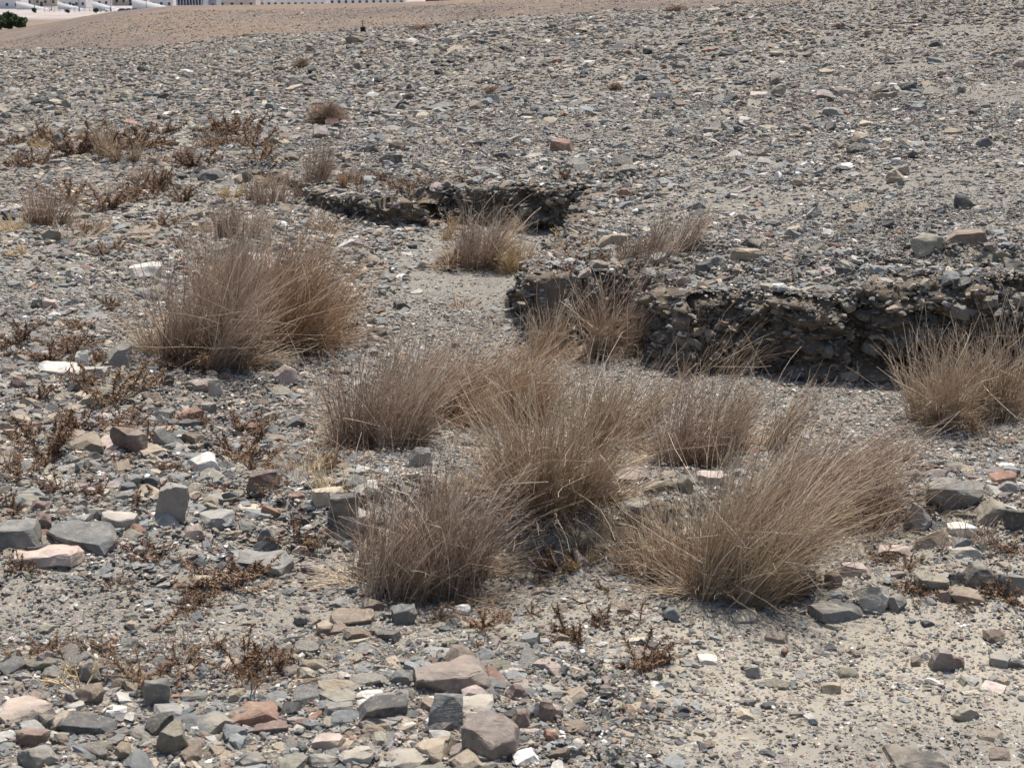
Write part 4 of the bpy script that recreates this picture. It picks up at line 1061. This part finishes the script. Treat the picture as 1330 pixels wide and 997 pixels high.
branching('forked_twig', 722, 322, 34, 'pale leafless twig in front of the alcove wall', M_STEM['gold'], 25, 3, .6, .003)
branching('forked_twig', 1222, 720, 60, 'pale straw twig leaning beside the broken white-pink slab', M_STEM['straw'], 31, 1, .4, .002)
def stalk(px, py, top, label, th=.0028, seed=1):
    p = at(px, py); s = (p - Vector((0, 0, CAM_H))).length / FPX; rg = np.random.default_rng(seed)
    P = np.zeros((1, 7, 3)); P[0, :, 2] = np.linspace(-.02, (py - top) * s * 1.03, 7); P[0, :, 0] = rg.normal(0, .004, 7)
    o = put(bpy.data.objects.new('dry_stalk', tubes('dry_stalk', P, np.array([th]), M_STEM['straw'], np.array([1.0]), .8))); o.location = p
    USED.add(label); tag(o, label, 'stalk')
stalk(874, 478, 392, 'single whitish upright stalk in front of the shaded bank face')

# ------------------------------------------------------------------ the black drum on the edge of the stony ground
def cyl(name, r, z0, z1, mat, parent, seg=24, r2=None):
    bm = bmesh.new(); bmesh.ops.create_cone(bm, cap_ends=True, segments=seg, radius1=r, radius2=r if r2 is None else r2, depth=z1 - z0)
    bmesh.ops.bevel(bm, geom=[e for e in bm.edges if abs(e.verts[0].co.z - e.verts[1].co.z) < 1e-6], offset=r * .08, segments=2, affect='EDGES')
    bmesh.ops.translate(bm, vec=(0, 0, (z0 + z1) / 2), verts=bm.verts); me = bpy.data.meshes.new(name); bm.to_mesh(me); bm.free(); me.materials.append(mat)
    return put(bpy.data.objects.new(name, me), parent)
def box(name, lo, hi, mat, parent, bev=0.0):
    bm = bmesh.new(); bmesh.ops.create_cube(bm, size=1.0)
    for v in bm.verts: v.co = Vector([(lo[i] + hi[i]) / 2 + v.co[i] * (hi[i] - lo[i]) for i in range(3)])
    if bev: bmesh.ops.bevel(bm, geom=bm.edges[:], offset=bev, segments=2, affect='EDGES')
    me = bpy.data.meshes.new(name); bm.to_mesh(me); bm.free(); me.materials.append(mat)
    return put(bpy.data.objects.new(name, me), parent)
M_BLACK = mat_plain('black_drum', (.012, .012, .015), .6, .3, 8)
M_ROD = mat_plain('rusty_rod', albedo(90, 76, 70), .7)
p = at(471, 43); s = (p - Vector((0, 0, CAM_H))).length / FPX
drum = empty('marker_drum', (p.x, p.y + .1, float(H(p.x, p.y + .1)) - .02)); r = 3.4 * s
cyl('drum', r, 0, 8.0 * s, M_BLACK, drum); cyl('rim', r * 1.06, 7.6 * s, 8.3 * s, M_BLACK, drum); cyl('base_ring', r * 1.05, .0, .7 * s, M_BLACK, drum)
rod = cyl('rod', .55 * s, 7.8 * s, 16.5 * s, M_ROD, drum, 8); rod.rotation_euler = (0, -.10, 0); rod.location.x = .8 * s
tag(drum, 'black drum with a thin rod on top at the edge of stony ground', 'drum'); LANDMARKS.append(('black drum', 471, 43))

# ------------------------------------------------------------------ the town beyond the tan hill
M_WHITE = mat_plain('white_plaster', (.78, .76, .72), .8, .10, .4); M_CREAM = mat_plain('cream_plaster', (.62, .55, .46), .8, .12, .4)
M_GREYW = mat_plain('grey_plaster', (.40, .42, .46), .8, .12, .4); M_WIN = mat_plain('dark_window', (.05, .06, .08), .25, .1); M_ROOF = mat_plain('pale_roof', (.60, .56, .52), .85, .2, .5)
M_SLOPE = mat_plain('bare_slope', (.45, .38, .31), .95, .3, .2); M_POLE = mat_plain('grey_pole', (.25, .27, .30), .5, .1); M_REDB = mat_plain('dark_red_wall', (.13, .05, .045), .8, .2, .5)
M_TYRE = mat_plain('tyre', (.02, .02, .02), .8); M_LEAF = mat_plain('tree_leaves', (.055, .085, .035), .8, .5, 3); M_BARK = mat_plain('bark', (.12, .09, .06), .9)
def spot(px, y):      # a point of the valley floor, by photograph column and distance
    x = (px - CX) / FPX * y / math.cos(PITCH) * .97
    return x, y, float(H(x, y))
def px2m(y): return y / FPX * .97
def building(px0, px1, y, pytop, wall, label, nwin, floors=1, roof=M_ROOF, door=True, columns=0, depth=14, slant=0.0):
    x0, _, z0 = spot(px0, y); x1, _, z1 = spot(px1, y); z0 = min(z0, z1) - .5
    r = ray(0, pytop); ztop = CAM_H + r[2] / r[1] * y; w = x1 - x0; h = max(ztop - z0, 3.2)
    root = empty('building', ((x0 + x1) / 2, y, z0)); d = depth
    box('wall', (-w / 2, 0, 0), (w / 2, d, h), wall, root)
    rf = box('roof', (-w / 2 - .3, -.3, h), (w / 2 + .3, d + .3, h + .35), roof, root)
    box('parapet', (-w / 2 - .3, -.32, h + .35), (w / 2 + .3, .1, h + .95), wall, rf)
    fh = h / floors; base = .0
    for f in range(floors):
        for i in range(nwin):
            cx = -w / 2 + w * (i + .5) / nwin; ww = min(1.3, w / nwin * .5); zc = fh * (f + .55)
            if columns: continue
            wi = box('window', (cx - ww / 2, -.06, zc - .7), (cx + ww / 2, .02, zc + .7), M_WIN, root); box('sill', (cx - ww / 2 - .15, -.2, zc - .85), (cx + ww / 2 + .15, .0, zc - .72), wall, wi)
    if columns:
        box('shade_panel', (-w / 2 + .5, -.05, .3), (w / 2 - .5, .02, h - .8), M_WIN, root)  # flat dark sheet on the wall, painting the shade behind the columns
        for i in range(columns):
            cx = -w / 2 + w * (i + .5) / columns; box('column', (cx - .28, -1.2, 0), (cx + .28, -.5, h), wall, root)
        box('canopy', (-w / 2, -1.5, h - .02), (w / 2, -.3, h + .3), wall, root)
    elif door: box('door', (-.7, -.08, .4), (.7, .02, 2.9), M_WIN, root)
    tag(root, label, 'building', 'pale buildings of the distant town'); USED.add(label)
    return root
building(-60, 46, 860, -24, M_WHITE, 'long white building above the dark green trees at the far left', 9, 3)
building(52, 92, 900, -30, M_CREAM, 'cream house second from the left in the distant town', 4, 3)
building(96, 128, 870, -26, M_WHITE, 'white house behind the street lamps left of the parked cars', 4, 3)
building(132, 158, 905, -22, M_WHITE, 'narrow white house behind the tallest lamp post', 3, 3)
building(163, 205, 915, -30, M_CREAM, 'cream building directly behind the parked blue cars', 5, 3)
building(208, 238, 890, -20, M_WHITE, 'white house between the parked cars and the colonnade', 3, 3)
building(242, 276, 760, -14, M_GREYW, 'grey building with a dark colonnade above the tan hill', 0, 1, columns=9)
building(277, 292, 775, -16, M_GREYW, 'plain bluish block joined to the colonnade building', 2, 2)
building(294, 342, 800, -20, M_CREAM, 'wide beige building right of the colonnade', 4, 2)
building(346, 430, 840, -2, M_WHITE, 'long low white building on the skyline right of the beige one', 10, 1)
building(434, 530, 860, -6, M_WHITE, 'rightmost long white building on the skyline', 11, 1)
building(556, 612, 640, -1, M_REDB, 'low dark red building at the top edge beside a green tree', 6, 1)
# bright retaining walls stepping up the slope behind the houses
def wall_run(px0, px1, y, pya, pyb, label, mat=M_WHITE):
    xa, _, _ = spot(px0, y); xb, _, _ = spot(px1, y); ra, rb = ray(0, pya), ray(0, pyb)
    za, zb = CAM_H + ra[2] / ra[1] * y, CAM_H + rb[2] / rb[1] * y
    zg = float(H((xa + xb) / 2, y)) - 1
    V = [(xa, y, zg), (xb, y, zg), (xb, y, zb), (xa, y, za), (xa, y + 1.2, zg), (xb, y + 1.2, zg), (xb, y + 1.2, zb), (xa, y + 1.2, za)]
    F = [(0, 1, 2, 3), (5, 4, 7, 6), (4, 0, 3, 7), (1, 5, 6, 2), (3, 2, 6, 7), (4, 5, 1, 0)]
    o = put(bpy.data.objects.new('retaining_wall', mesh_np('retaining_wall', V, F, mat))); tag(o, label, 'wall', 'white walls on the slope behind the town'); USED.add(label)
    cap = box('coping', (min(xa, xb), y - .2, min(za, zb) - .4), (min(xa, xb) + 2.0, y - .02, min(za, zb)), M_CREAM, o)
wall_run(40, 90, 835, 2, 14, 'sloping white wall in front of the cream house, falling to the right')
wall_run(92, 134, 838, 3, 14, 'sloping white wall behind the middle street lamp')
wall_run(136, 172, 842, 2, 13, 'sloping white wall behind the tallest lamp post')
wall_run(186, 240, 846, -2, 11, 'sloping white wall right of the parked cars')
# lamp posts
def lamp(px, y, pytop, label):
    x, _, z = spot(px, y); r = ray(0, pytop); h = CAM_H + r[2] / r[1] * y - z
    root = empty('lamp_post', (x, y, z)); cyl('pole', .22, 0, h, M_POLE, root, 10, .13); cyl('foot', .4, 0, .8, M_POLE, root, 10)
    box('arm', (-1.4, -.08, h - .15), (0, .08, h + .05), M_POLE, root); box('lamp_head', (-2.2, -.2, h - .25), (-1.2, .2, h + .05), M_POLE, root, .05)
    tag(root, label, 'lamp post', 'lamp posts in the distant town'); USED.add(label)
lamp(63, 780, -10, 'thin lamp post in front of the cream house'); lamp(84, 790, -8, 'lamp post at the gap between cream and white house'); lamp(119, 770, -12, 'lamp post in front of the white house')
lamp(159, 750, -16, 'tallest thick lamp post left of the parked cars'); lamp(204, 790, -8, 'lamp post right of the parked blue cars'); lamp(292, 720, -10, 'lamp post in front of the beige building'); lamp(350, 780, -8, 'lamp post at the end of the long low white building')
# parked cars
M_CAR = [mat_plain(f'car_paint_{c}', v, .35, .05) for c, v in (('blue', (.03, .07, .2)), ('teal', (.05, .12, .16)), ('navy', (.02, .03, .09)), ('white', (.7, .7, .7)))]
def car(px, y, mat, label):
    x, _, z = spot(px, y); root = empty('parked_car', (x, y, z + .02))
    prof = [(-2.1, .35), (2.1, .35), (2.15, .8), (1.3, .95), (.75, 1.45), (-1.0, 1.48), (-1.75, .98), (-2.15, .9)]
    V = [(a, -.85, b) for a, b in prof] + [(a, .85, b) for a, b in prof]; n = len(prof)
    bm = bmesh.new(); vs_ = [bm.verts.new(v) for v in V]; bm.faces.new(vs_[:n]); bm.faces.new(vs_[n:][::-1])
    for i in range(n): bm.faces.new((vs_[i], vs_[i + n], vs_[(i + 1) % n + n], vs_[(i + 1) % n]))
    bmesh.ops.recalc_face_normals(bm, faces=bm.faces[:]); bmesh.ops.bevel(bm, geom=bm.edges[:], offset=.07, segments=2, affect='EDGES')
    me = bpy.data.meshes.new('body'); bm.to_mesh(me); bm.free(); me.materials.append(mat); put(bpy.data.objects.new('body', me), root)
    box('side_window', (-1.2, -.9, 1.0), (.7, -.84, 1.36), M_WIN, root)
    for wx in (-1.35, 1.35):
        for wy in (-.8, .8):
            w = cyl('wheel', .33, -.1, .1, M_TYRE, root, 16); w.rotation_euler = (R(90), 0, 0); w.location = (wx, wy, .33)
    tag(root, label, 'car', 'cars parked below the town'); USED.add(label)
CARS = [(174, 0, 'blue car at the left end of the parked row'), (182, 2, 'second parked car from the left, navy'), (190, 0, 'third parked car from the left, blue'), (199, 1, 'teal car right of the three blue cars'), (209, 2, 'dark car at the right end of the parked row'), (150, 3, 'white car parked left of the tallest lamp post'), (8, 2, 'dark car parked at the far left above the trees')]
for px, m, lab in CARS: car(px, 735, M_CAR[m], lab)
# fence along the road below the town
def fence(px0, px1, y, label):
    x0, _, z0 = spot(px0, y); x1, _, z1 = spot(px1, y); root = empty('roadside_fence', ((x0 + x1) / 2, y, min(z0, z1))); w = x1 - x0
    for i in range(14): cx = -w / 2 + w * i / 13; box('post', (cx - .08, -.08, -.2), (cx + .08, .08, 2.0), M_POLE, root)
    for zz in (.6, 1.2, 1.8): box('rail', (-w / 2, -.05, zz), (w / 2, .05, zz + .12), M_POLE, root)
    tag(root, label, 'fence'); USED.add(label)
fence(75, 158, 722, 'low grey fence along the road under the distant white houses')
# dark green trees in the hollow at the far left
def tree(px, y, wpx, hpx, label, seed):
    x, _, z = spot(px, y); rg = np.random.default_rng(seed); m = px2m(y); w, h = wpx * m / 2, hpx * m
    root = empty('tree', (x, y, z)); n = 2400; nb = 16
    cyl('trunk', .35, -.3, h * .5, M_BARK, root, 10, .2)
    c = rg.normal(0, 1, (nb, 3)); c /= np.linalg.norm(c, axis=1)[:, None]; c = c * rg.uniform(.3, .8, (nb, 1)) * [w, w, h * .36] + [0, 0, h * .42]; c[:, 2] = np.maximum(c[:, 2], h * .16)
    q = rg.normal(0, 1, (n, 3)); q /= np.linalg.norm(q, axis=1)[:, None]; b = c[rg.integers(0, nb, n)] + q * rg.uniform(.55, 1.0, (n, 1)) * [w * .42, w * .42, h * .2]
    u = rg.normal(0, 1, (n, 3)); u /= np.linalg.norm(u, axis=1)[:, None]; v = np.cross(u, rg.normal(0, 1, (n, 3))); v /= np.linalg.norm(v, axis=1)[:, None]; sz = w * .11
    V = np.stack([b - u * sz, b + v * sz * .6, b + u * sz, b - v * sz * .6], 1).reshape(-1, 3)
    put(bpy.data.objects.new('crown', mesh_np('crown', V, np.arange(n * 4).reshape(n, 4), M_LEAF)), root)
    tag(root, label, 'tree', 'dark green trees in the hollow'); USED.add(label)
tree(-6, 335, 52, 28, 'dark tree at the left edge of the hollow', 1); tree(12, 340, 34, 25, 'wide dark green tree left of the tallest one in the hollow', 2); tree(31, 350, 36, 31, 'tallest dark green tree in the hollow', 3); tree(45, 365, 18, 20, 'small tree right of the tallest one in the hollow', 4)
tree(575, 600, 22, 12, 'lone blue-green tree in front of the low dark red building', 5); tree(62, 700, 8, 8, 'small roadside tree below the cream house', 6); tree(105, 690, 8, 7, 'small roadside tree left of the middle street lamp', 7); tree(140, 690, 9, 8, 'small roadside tree left of the white car', 8)
